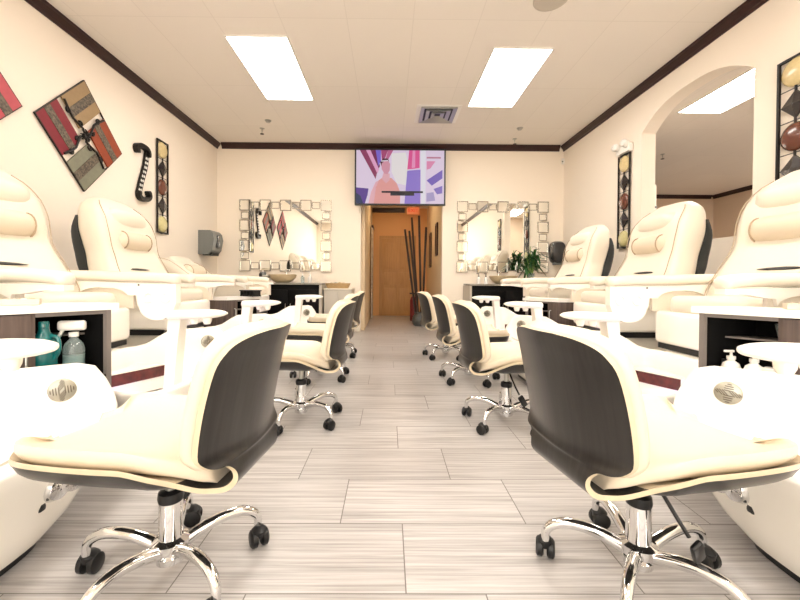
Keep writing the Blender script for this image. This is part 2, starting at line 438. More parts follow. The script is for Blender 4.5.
# ------------------------------------------------------------------ stools
def make_stool(label):
    t = thing('rolling_stool', label, 'stool', (0, 0, 0), 0, 'technician stools along the aisle')
    keys = [(.418, .400, .10), (.412, .388, .165), (.395, .378, .20), (.36, .372, .226), (.2, .368, .234), (.05, .366, .234), (-.03, .364, .222),
            (-.095, .354, .175), (-.155, .341, .138), (-.205, .344, .127), (-.235, .370, .127), (-.240, .400, .130), (-.238, .424, .150),
            (-.240, .433, .186), (-.238, .447, .210), (-.240, .48, .224), (-.258, .58, .228), (-.280, .68, .222), (-.293, .722, .205),
            (-.300, .744, .178), (-.305, .758, .130), (-.307, .764, .07)]
    keys = [(x - .04 - (.06 if x > .3 else 0), z, wd) for x, z, wd in keys]
    P = catmull(keys, 4)
    n = len(P)
    # the curve's inner normals and a plan curl that brings the sides of the back forward
    def frame(i):
        a, b = P[max(i - 1, 0)], P[min(i + 1, n - 1)]
        T = Vector((b[0] - a[0], 0, b[1] - a[1])).normalized()
        return Vector((T.z, 0, -T.x))
    def pt(i, tt, off, wscale=1.0, wadd=0.0):
        x, z, wd = P[i]; N = frame(i)
        wd = max(wd * wscale + wadd, 0.01)
        y = tt * wd
        bk = sstep(.38, .47, z) if x < -.2 else 0.0
        q = (abs(y) / .22) ** 1.7
        curl = .050 * q * bk
        dish = .060 * (abs(tt) ** 4) * sstep(-.20, -.02, x) * (1 - .5 * sstep(.30, .345, x))
        return Vector((x + curl, y, z + dish)) + N * off
    NT = 24
    ts = [-1 + 2 * k / NT for k in range(NT + 1)]
    bm = bmesh.new()
    def under(i, u):
        p = pt(i, u, 0); x = P[i][0]
        p.z -= .022 * (1 - abs(u) ** 12) * sstep(-.17, -.06, x) * (1 if P[i][1] < .43 else 0) * sstep(0, 8, i)
        return p
    go = [[bm.verts.new(under(i, u)) for u in ts] for i in range(n)]
    gi = [[bm.verts.new(pt(i, u, .014)) for u in ts] for i in range(n)]
    for i in range(n - 1):
        for k in range(NT):
            f = bm.faces.new((go[i][k], go[i][k + 1], go[i + 1][k + 1], go[i + 1][k])); f.material_index = 0
            f = bm.faces.new((gi[i][k], gi[i + 1][k], gi[i + 1][k + 1], gi[i][k + 1])); f.material_index = 0 if 27 < i < 53 else 2
        for k in (0, NT):
            f = bm.faces.new((go[i][k], go[i + 1][k], gi[i + 1][k], gi[i][k])); f.material_index = 1
    for i in (0, n - 1):
        for k in range(NT):
            f = bm.faces.new((go[i][k], go[i][k + 1], gi[i][k + 1], gi[i][k])); f.material_index = 1
    bmesh.ops.recalc_face_normals(bm, faces=bm.faces)
    b = B(); b.bm.free(); b.bm = bm
    b.obj('plywood_shell', [VENEER, MAPLE, LEATHER], t, angle=50)
    def cushion(i0, i1, th, name, puff):
        bb = B(); rings = []
        for i in range(i0, i1 + 1):
            s = (i - i0) / (i1 - i0)
            edge = min(1.0, (1 - abs(2 * s - 1) ** puff) ** .5 + .02)
            ring = []
            for k in range(28):
                a = 2 * math.pi * k / 28
                tt = spow(math.cos(a), .45); nn = .5 + .5 * spow(math.sin(a), .55)
                ring.append(pt(i, tt, .0145 + nn * th * edge, 1.0, -.006 - .02 * (1 - edge)))
            rings.append(ring)
        bb.loft(rings).obj(name, LEATHER, t, angle=60)
    cushion(1, 33, .058, 'seat_cushion', 14)
    cushion(52, n - 2, .058, 'back_cushion', 10)
    # gas lift and hub
    B().lathe([(0, .33), (.03, .33), (.05, .36), (.055, .384), (0, .384)], 20).obj('seat_plate', BLACKP, t)
    B().lathe([(0, .20), (.015, .20), (.015, .34), (0, .34)], 16).obj('gas_piston', STEEL, t)
    B().lathe([(0, .235), (.034, .235), (.036, .245), (.034, .262), (.022, .268), (0, .268)], 20).obj('gas_lift_collar', BLACKP, t)
    B().lathe([(0, .05), (.028, .05), (.040, .056), (.042, .075), (.034, .082), (.050, .092), (.052, .118), (.034, .126), (.033, .234), (0, .234)], 24).obj('hub', CHROME, t)
    for k in range(5):
        a = R(77 + 72 * k); ca, sa = math.cos(a), math.sin(a)
        prof2 = catmull([(.035, .095), (.09, .118), (.15, .132), (.205, .130), (.243, .112), (.258, .088), (.258, .062)], 3)
        lg = B(); lg.tube([(r * ca, r * sa, z) for r, z in prof2], [.020 - .008 * i / (len(prof2) - 1) for i in range(len(prof2))], 10)
        lo = lg.obj('leg', CHROME, t)
        # caster: two wheels and a hood, trailing sideways
        d = Vector((-sa, ca, 0)); c = Vector((.258 * ca, .258 * sa, .029)) - d * .014
        cs = B()
        rot = Vector((0, 0, 1)).rotation_difference(Vector((ca, sa, 0))).to_matrix().to_4x4()
        for sgn in (-1, 1):
            M = Matrix.Translation(c + Vector((ca, sa, 0)) * sgn * .017) @ rot
            cs.lathe([(0, -.012), (.022, -.012), (.029, -.007), (.029, .007), (.022, .012), (0, .012)], 18, M)
        cs.lathe([(0, .0), (.024, .004), (.026, .022), (.014, .034), (0, .036)], 14, Matrix.Translation(c + Vector((0, 0, .004))))
        cs.obj('caster', BLACKP, lo)
    # height lever with a black paddle
    lv = B(); lv.tube([(.0, -.03, .345), (.0, -.08, .31), (.012, -.115, .26), (.028, -.135, .22)], .0055, 8)
    lo = lv.obj('height_lever', BLACKP, t)
    rr = Matrix.Rotation(R(-35), 4, 'Y') @ Matrix.Rotation(R(20), 4, 'X')
    B().box((.045, -.145, .185), (.036, .016, .085), .007, rr).obj('paddle', BLACKP, lo)
    return t

st = make_stool('cream stool with dark veneer back, nearest one on the left of the aisle')
st.location = (-.655, 1.145, 0); st.rotation_euler = (0, 0, R(180 - 6))
for x, y, rz, lb in (
    (-.56, 2.44, 180 - 3, 'cream stool with dark veneer back, second from the front on the left of the aisle'),
    (-.62, 3.50, 180 - 2, 'cream stool with dark veneer back, third from the front on the left of the aisle'),
    (-.63, 4.55, 180, 'cream stool with dark veneer back, farthest one on the left of the aisle'),
    (.755, 1.13, 10, 'cream stool with dark veneer back, nearest one on the right of the aisle'),
    (.75, 2.40, 4, 'cream stool with dark veneer back, second from the front on the right of the aisle'),
    (.735, 3.45, 4, 'cream stool with dark veneer back, third from the front on the right of the aisle'),
    (.68, 4.50, 8, 'cream stool with dark veneer back, farthest one on the right of the aisle')):
    dup(st, (x, y, 0), R(rz), lb, 'technician stools along the aisle')

# ------------------------------------------------------------------ pedicure spa chairs
U0 = 1.7
def chaikin(poly, n):
    for _ in range(n):
        q = []
        for i, (a, b) in enumerate(poly):
            c, d = poly[(i + 1) % len(poly)]
            q += [(.75 * a + .25 * c, .75 * b + .25 * d), (.25 * a + .75 * c, .25 * b + .75 * d)]
        poly = q
    return poly
RIM = chaikin([(1.075, -.22), (1.075, .02), (1.075, .34), (1.13, .60), (1.25, .605), (1.49, .415), (1.80, .385), (1.80, 0), (1.80, -.36), (1.46, -.36), (1.22, -.43), (1.11, -.40)], 2)
BOT = chaikin([(1.145, -.18), (1.145, .0), (1.145, .20), (1.175, .29), (1.26, .31), (1.49, .29), (1.80, .27), (1.80, 0), (1.80, -.27), (1.46, -.27), (1.25, -.29), (1.18, -.26)], 2)
INN = chaikin([(1.125, -.20), (1.125, .02), (1.125, .31), (1.175, .53), (1.25, .545), (1.46, .365), (1.75, .34), (1.75, 0), (1.75, -.34), (1.44, -.34), (1.22, -.40), (1.15, -.36)], 2)
FLO = chaikin([(1.20, -.16), (1.20, .02), (1.20, .25), (1.24, .38), (1.29, .39), (1.45, .30), (1.68, .28), (1.68, 0), (1.68, -.28), (1.42, -.28), (1.25, -.30), (1.22, -.26)], 2)
def rim_h(u, v):
    q = sstep(1.50, 1.74, u)
    return (.35 + .205 * sstep(1.10, 1.27, u) * sstep(-.28, .22, v)) * (1 - q) + .445 * q

def make_spa(sx, label, recline=0.0, lobe=True, arm_back=0.0):
    t = thing('pedicure_chair', label, 'pedicure chair', (sx * U0 + (.07 if sx > 0 else 0), 0, 0), 0, 'white pedicure spa chairs along the %s wall' % ('left' if sx < 0 else 'right'))
    P = lambda u, v, h: (sx * (u - U0), v, h)
    # tub: hull up, over the rim, down inside
    rings = []
    for k in range(8):
        s = k / 7; f = s ** .62
        rings.append([P(b[0] + (r[0] - b[0]) * f, b[1] + (r[1] - b[1]) * f, .035 + (rim_h(r[0], r[1]) - .035 - .02) * s) for b, r in zip(BOT, RIM)])
    mid = lambda a, b, q: (a[0] + (b[0] - a[0]) * q, a[1] + (b[1] - a[1]) * q)
    rings.append([P(*mid(r, i, .12), rim_h(r[0], r[1]) - .006) for r, i in zip(RIM, INN)])
    rings.append([P(*mid(r, i, .5), rim_h(r[0], r[1])) for r, i in zip(RIM, INN)])
    rings.append([P(*mid(r, i, .88), rim_h(r[0], r[1]) - .006) for r, i in zip(RIM, INN)])
    for k in range(6):
        s = k / 5
        rings.append([P(*mid(i, f, s ** 1.6), (rim_h(r[0], r[1]) - .025) + (.17 - rim_h(r[0], r[1]) + .025) * s) for r, i, f in zip(RIM, INN, FLO)])
    tub = B().loft(rings).obj('foot_tub', PLASTIC, t, angle=55)
    k0 = [P(a + (.02 if a < 1.5 else 0), b * .95, .002) for a, b in BOT]; k1 = [P(a + (.012 if a < 1.5 else 0), b * .98, .036) for a, b in BOT]
    B().loft([k0, k1]).obj('toe_kick', BLACKP, t)
    # hull drain lever on the aisle face
    dl = B()
    dl.lathe([(0, 0), (.040, .0), (.046, .018), (.038, .044), (.02, .055), (0, .057)], 18, Matrix.Translation(P(1.12, .22, .215)) @ Matrix.Rotation(R(-90 * sx), 4, 'Y'))
    dl.tube([P(1.085, .22, .215), P(1.07, .255, .205), P(1.065, .30, .19)], [.018, .022, .014], 12)
    dlo = dl.obj('drain_lever', CHROME, t)
    B().box(P(1.115, .182, .205), (.03, .03, .10), .008).obj('lever_plate', BLACKP, dlo)
    # rim grip slots
    gs = B(); gs.tube([P(1.135, .08 + .2 * q, .352 + .004 * q) for q in (0, .25, .5, .75, 1)], [.004, .006, .006, .006, .004], 8)
    gs.obj('rim_grip', GREYP, t)
    # jet rosette on the far inner wall
    nrm = Vector((sx * -.63, -.776, .12)).normalized()
    M = Matrix.Translation(Vector(P(1.295, .482, .458))) @ Vector((0, 0, 1)).rotation_difference(nrm).to_matrix().to_4x4()
    jr = B(); jr.lathe([(0, .006), (.040, .006), (.044, .004), (.046, -.012), (0, -.012)], 24, M)
    jo = jr.obj('jet_grille', GRILLE, t)
    jb = B()
    for q in range(4):
        for k in range(4):
            r0 = .010 + k * .0085; aa = R(90 * q + 45)
            cx, cy = r0 * math.cos(aa), r0 * math.sin(aa); ln = min(.030, math.sqrt(max(.0001, .038 ** 2 - r0 ** 2)))
            t4 = M @ Matrix.Translation((cx, cy, .007)) @ Matrix.Rotation(aa + R(45 if q % 2 else 0), 4, 'Z')
            jb.box((0, 0, 0), (.0035, ln, .003)); 
            vs = jb.bm.verts[-8:] if False else None
            jb.bm.verts.ensure_lookup_table()
            for vv in jb.bm.verts[-8:]: vv.co = t4 @ vv.co
    jb.obj('jet_slots', mat('slot_grey', (.40, .37, .32), .5, noise=.2), jo, smooth=False)
    # inner step with a maroon marble face
    f3 = lambda a, b, h: P(a, b, h)
    B().prism([(1.655, -.03), (1.495, .295), (1.56, .33), (1.70, .31), (1.70, -.03)], f3, .18, .332).obj('basin_step', PLASTIC, t, smooth=False)
    B().prism([(1.653, -.03), (1.492, .295), (1.487, .292), (1.647, -.034)], f3, .262, .33).obj('marble_strip', MAROON, t, smooth=False)
    B().lathe([(0, .0), (.05, .0), (.05, .006), (.03, .014), (0, .016)], 16, Matrix.Translation(P(1.52, -.12, .170))).obj('tub_light', LEDP, t)
    # foot rest on a post
    ft = B(); rg = []
    for k in range(13):
        s = k / 12; u = 1.005 + .345 * s
        wd = .078 * (max(.02, 1 - (1 - min(1, s / .45)) ** 2.2)) ** .5 * (1 - .25 * sstep(.6, 1, s)); th = .030 * (max(.04, 1 - (1 - min(1, s / .5)) ** 2)) ** .5
        zc = .692 - .012 * s
        rg.append([P(u, .12 + wd * spow(math.cos(2 * math.pi * q / 20), .8), zc + th * spow(math.sin(2 * math.pi * q / 20), .8)) for q in range(20)])
    fo = ft.loft(rg).obj('foot_rest', PADW, t, angle=60)
    B().loft([[P(1.31 + a * .8, .12 + b * .4, .67) for a, b in ((-.05, -.1), (.05, -.1), (.05, .1), (-.05, .1))],
              [P(1.32 + a, .12 + b * .45, .56) for a, b in ((-.035, -.1), (.035, -.1), (.035, .1), (-.035, .1))],
              [P(1.35 + a, .12 + b * .45, .17) for a, b in ((-.03, -.1), (.03, -.1), (.03, .1), (-.03, .1))]]).obj('post', PLASTIC, fo, angle=30)
    kn = B()
    for uu in (1.12, 1.20): kn.lathe([(0, -.05), (.018, -.048), (.026, -.03), (.03, 0), (0, 0)], 14, Matrix.Translation(P(uu, .10, .675)))
    kn.obj('support_knuckle', PLASTIC, fo)
    # body under the seat
    B().box(P(2.17, 0, .235), (.76, .62, .44), .03).obj('base_body', PLASTIC, t)
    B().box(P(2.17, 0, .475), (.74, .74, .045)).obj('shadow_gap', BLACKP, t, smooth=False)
    B().box(P(2.165, 0, .60), (.79, .75, .22), .03, seg=3).obj('seat_base', PLASTIC, t)
    B().box(P(2.07, 0, .755), (.56, .56, .12), .045, seg=4).obj('seat_cushion', LEATHB, t)
    # back rest (recline turns it about the seat hinge)
    ang = recline
    hinge = Vector((2.15, .72))
    def Q(u, v, h):
        du, dh = u - hinge.x, h - hinge.y
        c, s = math.cos(ang), math.sin(ang)
        return P(hinge.x + du * c + dh * s, v, hinge.y - du * s + dh * c)
    UF = [(.68, 2.02), (.85, 2.07), (1.0, 2.15), (1.15, 2.22), (1.3, 2.24), (1.42, 2.28), (1.52, 2.36), (1.60, 2.46)]
    UB = [(.68, 2.36), (.85, 2.43), (1.0, 2.48), (1.15, 2.53), (1.3, 2.57), (1.42, 2.585), (1.52, 2.58), (1.60, 2.56)]
    WD = [(.68, .36), (.85, .395), (1.0, .375), (1.12, .34), (1.22, .345), (1.32, .35), (1.42, .335), (1.50, .31), (1.56, .26), (1.585, .21), (1.60, .14)]
    hs = [.68 + .92 * k / 26 for k in range(27)]
    def sm(tab, h): return (interp(tab, h - .03) + 2 * interp(tab, h) + interp(tab, h + .03)) / 4
    rg = []
    for h in hs:
        uf, ub, wd = sm(UF, h), sm(UB, h), sm(WD, h)
        ring = []
        for q in range(36):
            a = 2 * math.pi * q / 36
            vv = wd * spow(math.sin(a), .5); ca = spow(math.cos(a), .6)
            u = (uf + ub) / 2 - ca * (ub - uf) / 2
            if ca > 0: u += .045 * (1 - (vv / max(wd, .01)) ** 2) * sstep(1.58, 1.3, h)
            ring.append(Q(u, vv, h))
        rg.append(ring)
    bk = B().loft(rg).obj('backrest', LEATHB, t, angle=60)
    for sg in (-1, 1):
        pp = []
        for h in hs[1:-1]:
            uf, ub, wd = sm(UF, h), sm(UB, h), sm(WD, h)
            a = R(52); u = (uf + ub) / 2 - spow(math.cos(a), .6) * (ub - uf) / 2; vv = wd * spow(math.sin(a), .5)
            pp.append(Q(u - .004, sg * (vv + .003), h))
        B().tube(pp, .0032, 6).obj('piping', PIPING, bk)
    rg = []
    for h in [.80 + .62 * k / 14 for k in range(15)]:
        ub, wd = sm(UB, h), sm(WD, h) * 1.0 - .01
        bulge = .115 * abs(math.sin(math.pi * (h - .80) / .62)) ** .8
        rg.append([Q(ub - .06 + (bulge + .05) * max(0, math.cos(R(a))) ** .5 if abs(a) < 90 else ub - .06, wd * math.sin(R(a)), h) for a in range(-90, 91, 10)])
    B().loft(rg).obj('back_shell', DARKSH, t, angle=60)
    # head pads
    hp = B(); rg = []
    for k in range(11):
        vv = -.215 + .43 * k / 10; ed = math.sqrt(max(.03, 1 - (abs(vv) / .217) ** 6))
        rg.append([Q(2.28 + .061 * ed * math.cos(2 * math.pi * q / 18), vv, 1.235 + .080 * ed * math.sin(2 * math.pi * q / 18)) for q in range(18)])
    ho = hp.loft(rg).obj('neck_pillow', LEATHD, t, angle=60)
    for vv in (-.16, .16):
        rg = [[Q(2.28 + .0625 * math.cos(2 * math.pi * q / 18), vv + dv, 1.235 + .0815 * math.sin(2 * math.pi * q / 18)) for q in range(18)] for dv in (-.003, .003)]
        B().loft(rg).obj('pillow_seam', PIPING, ho)
    rg = []
    for k in range(13):
        vv = -.25 + .5 * k / 12; ed = math.sqrt(max(.03, 1 - (abs(vv) / .252) ** 5))
        rg.append([Q(2.37 + .085 * ed * spow(math.cos(2 * math.pi * q / 18), .8), vv, 1.425 + .09 * ed * spow(math.sin(2 * math.pi * q / 18), .8)) for q in range(18)])
    B().loft(rg).obj('head_cushion', LEATHB, t, angle=60)
    B().loft([[Q(2.165 + .035 * e_, v_, 1.0 + .014 * e_ * z_) for z_, v_ in ((math.sin(q * math.pi / 6), 0 * q + vv) for q in range(12))] for vv, e_ in ()] or
             [[Q(2.195 + .022 * math.cos(q * math.pi / 6), vv, .985 + .013 * ee * math.sin(q * math.pi / 6)) for q in range(12)] for vv, ee in ((-.20, .1), (-.17, .8), (-.10, 1), (0, .7), (.06, .1))]).obj('lumbar_slot', BLACKP, bk)
    # arms
    for sg in (-1, 1):
        full = sg > 0 and lobe
        ab = arm_back + (0 if full else .08)
        va = sg * .405
        arm = B(); rg = []
        pts = catmull([(1.46 + ab, .895), (1.50 + ab, .905), (1.62 + ab, .915), (1.85 + ab * .5, .915), (2.10, .925), (2.38, .935), (2.46, .93)], 4)
        m_ = len(pts)
        for i, (u, h) in enumerate(pts):
            s = i / (m_ - 1); ed = max(.25, (1 - (1 - min(1, s / .16)) ** 2)) ** .5 * max(.2, (1 - (max(0, s - .93) / .075) ** 2)) ** .5
            rg.append([P(u, va + .055 * ed * spow(math.cos(2 * math.pi * q / 18), .7), h + .034 * ed * spow(math.sin(2 * math.pi * q / 18), .7)) for q in range(18)])
        ao = arm.loft(rg).obj('armrest', LEATHB, t, angle=60)
        us = sorted(set([1.466 + ab + (2.45 - 1.466 - ab) * k / 44 for k in range(45)] + [1.735, 1.74, 1.80, 2.14, 2.15]))
        rg = []
        for u in us:
            bot = .845 if u < 1.55 + ab else .845 - .02 * sstep(1.55 + ab, 1.78, u)
            if full and u <= 1.736: bot = .755 - math.sqrt(max(0, .135 ** 2 - (u - 1.60) ** 2))
            if full and 1.736 < u < 1.80: bot = .79
            if 1.80 <= u <= 2.14: bot = .79 + .055 * math.sqrt(max(0, 1 - ((u - 1.97) / .17) ** 2))
            if u > 2.14: bot = .79 - .09 * sstep(2.14, 2.17, u)
            top = .872 + .02 * sstep(1.5, 2.4, u)
            rg.append([P(u, va - .03, bot), P(u, va + .03, bot), P(u, va + .03, top), P(u, va - .03, top)])
        B().loft(rg).obj('side_panel', PLASTIC, ao, smooth=False)
        f4 = lambda a, b, h: P(a, h, b)
        rc = [(1.77 + .39 * x, .70 + .14 * y) for x, y in ((0, 0), (1, 0), (1, 1), (0, 1))]
        B().prism(rc, f4, va - .012, va + .012).obj('recess_panel', LEATHB, ao, smooth=False)
        if full:
            for uu in (1.535, 1.655):
                M = Matrix.Translation(P(uu, va - .03, .775)) @ Matrix.Rotation(R(90), 4, 'X')
                B().lathe([(.024, -.002), (.036, -.002), (.038, .004), (.034, .008), (.026, .006), (.022, -.002)], 20, M).obj('control_ring', PADW, ao)
            B().lathe([(0, 0), (.006, 0), (.006, .006), (0, .007)], 8, Matrix.Translation(P(1.72, va - .029, .862)) @ Matrix.Rotation(R(90), 4, 'X')).obj('screw_cap', BLACKP, ao)
    return t

Y = [1.03, 2.25, 3.42, 4.78]
for sx, side in ((-1, 'left'), (1, 'right')):
    g = 'white pedicure spa chairs along the %s wall' % side
    s0 = make_spa(sx, 'white pedicure spa chair whose foot tub is behind the nearest %s stool' % side, 0.0, False, .12)
    s0.location.y = Y[0]
    s0.location.y = Y[0]
    s0 = make_spa(sx, 'ivory massage pedicure chair second from the front along the %s wall' % side)
    s0.location.y = Y[1]
    s0 = make_spa(sx, 'ivory massage pedicure chair third from the front along the %s wall' % side, 0.0, False, 0.0)
    s0.location.y = Y[2]
    if side == 'right':
        s0 = make_spa(1, 'ivory massage pedicure chair farthest along the right wall, beside the dark dispenser', 0.0, False, -.08)
        s0.location.y = Y[3]
s3 = make_spa(-1, 'ivory pedicure chair with its back reclined low, farthest along the left wall', R(42), False, .25)
s3.location.x += .16
s3.location.y = Y[3]

# ------------------------------------------------------------------ wooden side cabinets between the spas
def make_cabinet(sx, ax, ay, top, label):
    """apex (u=ax,y=ay) is the far end of the slanted front; the front runs back towards the camera"""
    t = thing('side_cabinet', label, 'cabinet', (sx * ax, ay, 0), 0)
    P = lambda p, z: (sx * p[0], p[1], z)
    d = Vector((.59, -.81)); nb = Vector((1.0, 0.0))          # along the front (towards camera), into the body
    W_, D_ = .39, .26
    f = lambda s, q: (d * s + nb * q)
    def slab(b, s0, s1, q0, q1, z0, z1):
        c = [f(s0, q0), f(s1, q0), f(s1, q1), f(s0, q1)]
        b.prism([(p.x, p.y) for p in c], lambda x, y, z: (sx * x, y, z), z0, z1); return b
    zt = top
    slab(B(), -.02, W_ + .01, -.015, D_, zt, zt + .032).obj('cabinet_top', WHITEP, t, smooth=False)
    b = B(); slab(b, 0, .018, 0, D_, 0, zt); eo = b.obj('end_panel', CABG, t, smooth=False)
    b = B(); slab(b, .018, .0195, .016, D_, .05, zt - .001); b.obj('end_liner', CABK, eo, smooth=False)
    b = B(); slab(b, .262, .28, .006, D_, 0, zt); slab(b, W_ - .018, W_, 0, D_, 0, zt); b.obj('side_panel', CABW, t, smooth=False)
    b = B(); slab(b, .018, W_ - .018, D_ - .012, D_, 0, zt); b.obj('back_panel', CABK, t, smooth=False)
    b = B(); slab(b, .018, .262, .004, D_ - .012, .44, .455); b.obj('lower_shelf', CABK, t, smooth=False)
    b = B(); slab(b, .018, .262, .10, D_ - .012, zt - .115, zt - .107); b.obj('upper_shelf', CABG, t, smooth=False)
    b = B(); slab(b, .018, .262, .004, .02, zt - .018, zt); b.obj('top_rail', CABG, t, smooth=False)
    b = B(); slab(b, .018, .262, .004, .02, .05, .438); b.obj('lower_door', CABW, t, smooth=False)
    dr = B(); slab(dr, .283, W_ - .003, -.004, .016, .05, zt - .006); do_ = dr.obj('door', CABW, t, smooth=False)
    hd = B(); p0, p1 = f(.31, -.022), f(.31, -.022)
    hd.tube([P(f(.31, -.004), .60), P(p0, .595), P(p0, .47), P(f(.31, -.004), .465)], .005, 8); hd.obj('handle', STEEL, do_)
    b = B(); slab(b, .01, W_ - .01, .02, D_ - .01, 0, .05); b.obj('plinth', BLACKP, t, smooth=False)
    return t, f
cabL, fC = make_cabinet(-1, 1.31, 1.80, .757, 'dark wood side cabinet with open shelf holding the teal bottles, left of the aisle')
cabR, _ = make_cabinet(1, 1.48, 1.80, .757, 'dark wood side cabinet with open shelf of pump bottles, right of the aisle')
make_cabinet(-1, 1.44, 4.24, .69, 'grey brown side cabinet with white top by the far left pedicure chairs')
make_cabinet(1, 1.53, 4.24, .69, 'grey brown side cabinet with white top by the far right pedicure chairs')
def oncab(sx, s, q, z, ay=1.80):
    p = fC(s, q); ax = 1.31 if sx < 0 else 1.48; return (sx * (ax + p.x), ay + p.y, z)

# bottles
t = thing('spray_bottle', 'clear spray bottle with white trigger head on the left cabinet shelf', 'bottle', oncab(-1, .10, .05, .456))
B().lathe([(0, 0), (.036, 0), (.04, .006), (.04, .13), (.034, .155), (.016, .175), (.016, .19), (0, .19)], 20).obj('bottle_body', CLEARP, t)
B().lathe([(0, .004), (.033, .004), (.035, .10), (0, .10)], 20).obj('liquid', mat('pale_teal_liquid', (.62, .80, .78), .3, noise=.2, scale=10), t)
tr = B(); tr.lathe([(0, .186), (.019, .186), (.019, .205), (0, .205)], 16); tr.box((-.006, 0, .235), (.105, .03, .045), .012, seg=3)
tr.box((-.045, 0, .205), (.012, .018, .05), .004, Matrix.Rotation(R(25), 4, 'Y')).obj('trigger_head', WHITEP, t)
t.rotation_euler.z = R(20)
t = thing('teal_bottle', 'tall round teal bottle with handle loop on the left cabinet shelf', 'bottle', oncab(-1, .20, .052, .456))
B().lathe([(0, 0), (.043, 0), (.046, .01), (.046, .15), (.038, .19), (.022, .215), (.018, .235), (0, .235)], 24).obj('bottle_body', TEAL, t)
B().lathe([(0, .233), (.020, .233), (.020, .258), (.017, .262), (0, .262)], 16).obj('cap', TEAL, t)
B().tube(catmull([(.03, 0, .20), (.06, 0, .19), (.066, 0, .14), (.045, 0, .10)], 3), .008, 8).obj('handle', TEAL, t)
for s, q, lb in ((.165, .04, 'white pump bottle nearer the aisle stool on the right cabinet shelf, beside the red box'), (.08, .05, 'white pump bottle deeper on the right cabinet shelf, beside the small red bottle')):
    t = thing('pump_bottle', lb, 'bottle', oncab(1, s, q, .456), 0, 'white pump bottles on the right shelf')
    B().lathe([(0, 0), (.034, 0), (.036, .008), (.036, .055), (.030, .075), (.014, .088), (.014, .094), (0, .094)], 20).obj('bottle_body', WHITEP, t)
    B().lathe([(0, .094), (.017, .094), (.017, .108), (.006, .110), (.005, .128), (0, .128)], 14).box((-.010, 0, .131), (.042, .014, .010), .003).obj('pump', WHITEP, t)
t = thing('nail_polish_bottle', 'small dark red bottle at the far end of the right cabinet shelf', 'bottle', oncab(1, .045, .06, .456))
B().lathe([(0, 0), (.017, 0), (.018, .006), (.018, .045), (.008, .055), (0, .055)], 14).obj('bottle_body', REDP, t)
B().lathe([(0, .055), (.009, .055), (.007, .09), (0, .09)], 12).obj('cap', BLACKP, t)
t = thing('product_box', 'small red box with pale lid beside the pump bottles on the right shelf', 'box', oncab(1, .215, .04, .456))
B().box((0, 0, .03), (.05, .04, .06), .003, Matrix.Rotation(R(30), 4, 'Z')).obj('carton', REDP, t)
B().box((0, 0, .070), (.05, .04, .019), .003, Matrix.Rotation(R(30), 4, 'Z')).obj('lid', WHITEP, t)
t = thing('ribbed_cup', 'clear ribbed plastic cup on the upper shelf of the right cabinet', 'cup', oncab(1, .19, .15, .6505))
B().loft([[((.026 + .014 * z / .07 + (.0012 if k % 2 else 0)) * math.cos(2 * math.pi * k / 40), (.026 + .014 * z / .07 + (.0012 if k % 2 else 0)) * math.sin(2 * math.pi * k / 40), z) for k in range(40)] for z in (0, .035, .07)]).obj('cup_wall', CLEARP, t, smooth=False)
# things on cabinet tops
t = thing('polish_rack', 'black open rack standing on the far left cabinet top', 'rack', (-1.44 - .08, 4.24 - .06, .723), R(-36))
b = B(); b.box((0, 0, .006), (.24, .10, .012)); b.box((0, 0, .062), (.25, .11, .012))
for k in range(5): b.box((-.115 + .0575 * k, .0, .034), (.012, .09, .05))
b.obj('rack_frame', BLACKP, t, smooth=False)
for k in range(4): B().lathe([(0, 0), (.012, 0), (.012, .03), (.006, .034), (.006, .042), (0, .042)], 10).obj('bottle_slot', WHITEP, t, loc=(-.086 + .0575 * k, -.01, .0125))
for sx, s in ((1, .40), (-1, .36)):
    t = thing('tool_tray', 'small beige tray of nail tools on the %s front cabinet top' % ('right' if sx > 0 else 'left'), 'tray', oncab(sx, s - .12, .10, .790), R(36 * -sx))
    b = B(); b.box((0, 0, .004), (.13, .08, .008), .002)
    for x in (-.063, .063): b.box((x, 0, .014), (.005, .08, .022))
    for y in (-.038, .038): b.box((0, y, .014), (.13, .005, .022))
    b.obj('tray', LEATHD, t, smooth=False)
    for k in range(4): B().box((-.04 + .026 * k, 0, .018), (.014, .055, .018), .003).obj('buffer_block', [LEATHD, GREYP, PADW, STONE][k], t)

# ------------------------------------------------------------------ television
TVX, TVZ, TVY = .183, 2.68, 6.54
t = thing('television', 'flat wall television over the corridor doorway showing a pink and violet picture', 'television', (TVX, TVY, TVZ))
TW, TH = 1.555, .965
B().box((0, .012, 0), (TW, .05, TH), .006).obj('housing', BLACKP, t)
fr = B()
for sgn in (-1, 1):
    fr.box((sgn * (TW / 2 - .011), -.016, 0), (.022, .012, TH)); fr.box((0, -.016, sgn * (TH / 2 - .013)), (TW - .044, .012, .026))
fr.obj('bezel', BLACKP, t, smooth=False)
B().box((0, .085, 0), (.4, .10, .3)).obj('wall_bracket', BLACKP, t, smooth=False)
SW, SH = TW - .05, TH - .055
scr = B().box((0, -.0145, 0), (SW, .002, SH)).obj('screen', mat('screen_lilac', (0, 0, 0), .5, emit=(.95, .87, .96), es=1.0, bump=.001), t, smooth=False)
def semit(n, c): return mat('screen_' + n, (0, 0, 0), .5, emit=c, es=1.0, bump=.001)
def shape(n, poly, c, lvl):
    # poly in 0..1 screen coordinates, y down
    pl = [((x - .5) * SW, (.5 - y) * SH) for x, y in poly]
    y0 = -.0158 - lvl * .0004
    B().prism(pl, lambda a, b, q: (a, q, b), y0, y0 - .0003).obj('picture_' + n, semit(n, c), scr, smooth=False)
shape('violet_corner', [(0, .70), (.14, .72), (.13, .84), (.10, 1), (0, 1)], (.36, .22, .60), 1)
shape('dark_corner', [(0, .80), (.05, .86), (.08, 1), (0, 1)], (.10, .18, .36), 2)
shape('maroon_stripe', [(.04, 0), (.12, 0), (.24, .40), (.22, .54)], (.60, .22, .40), 1)
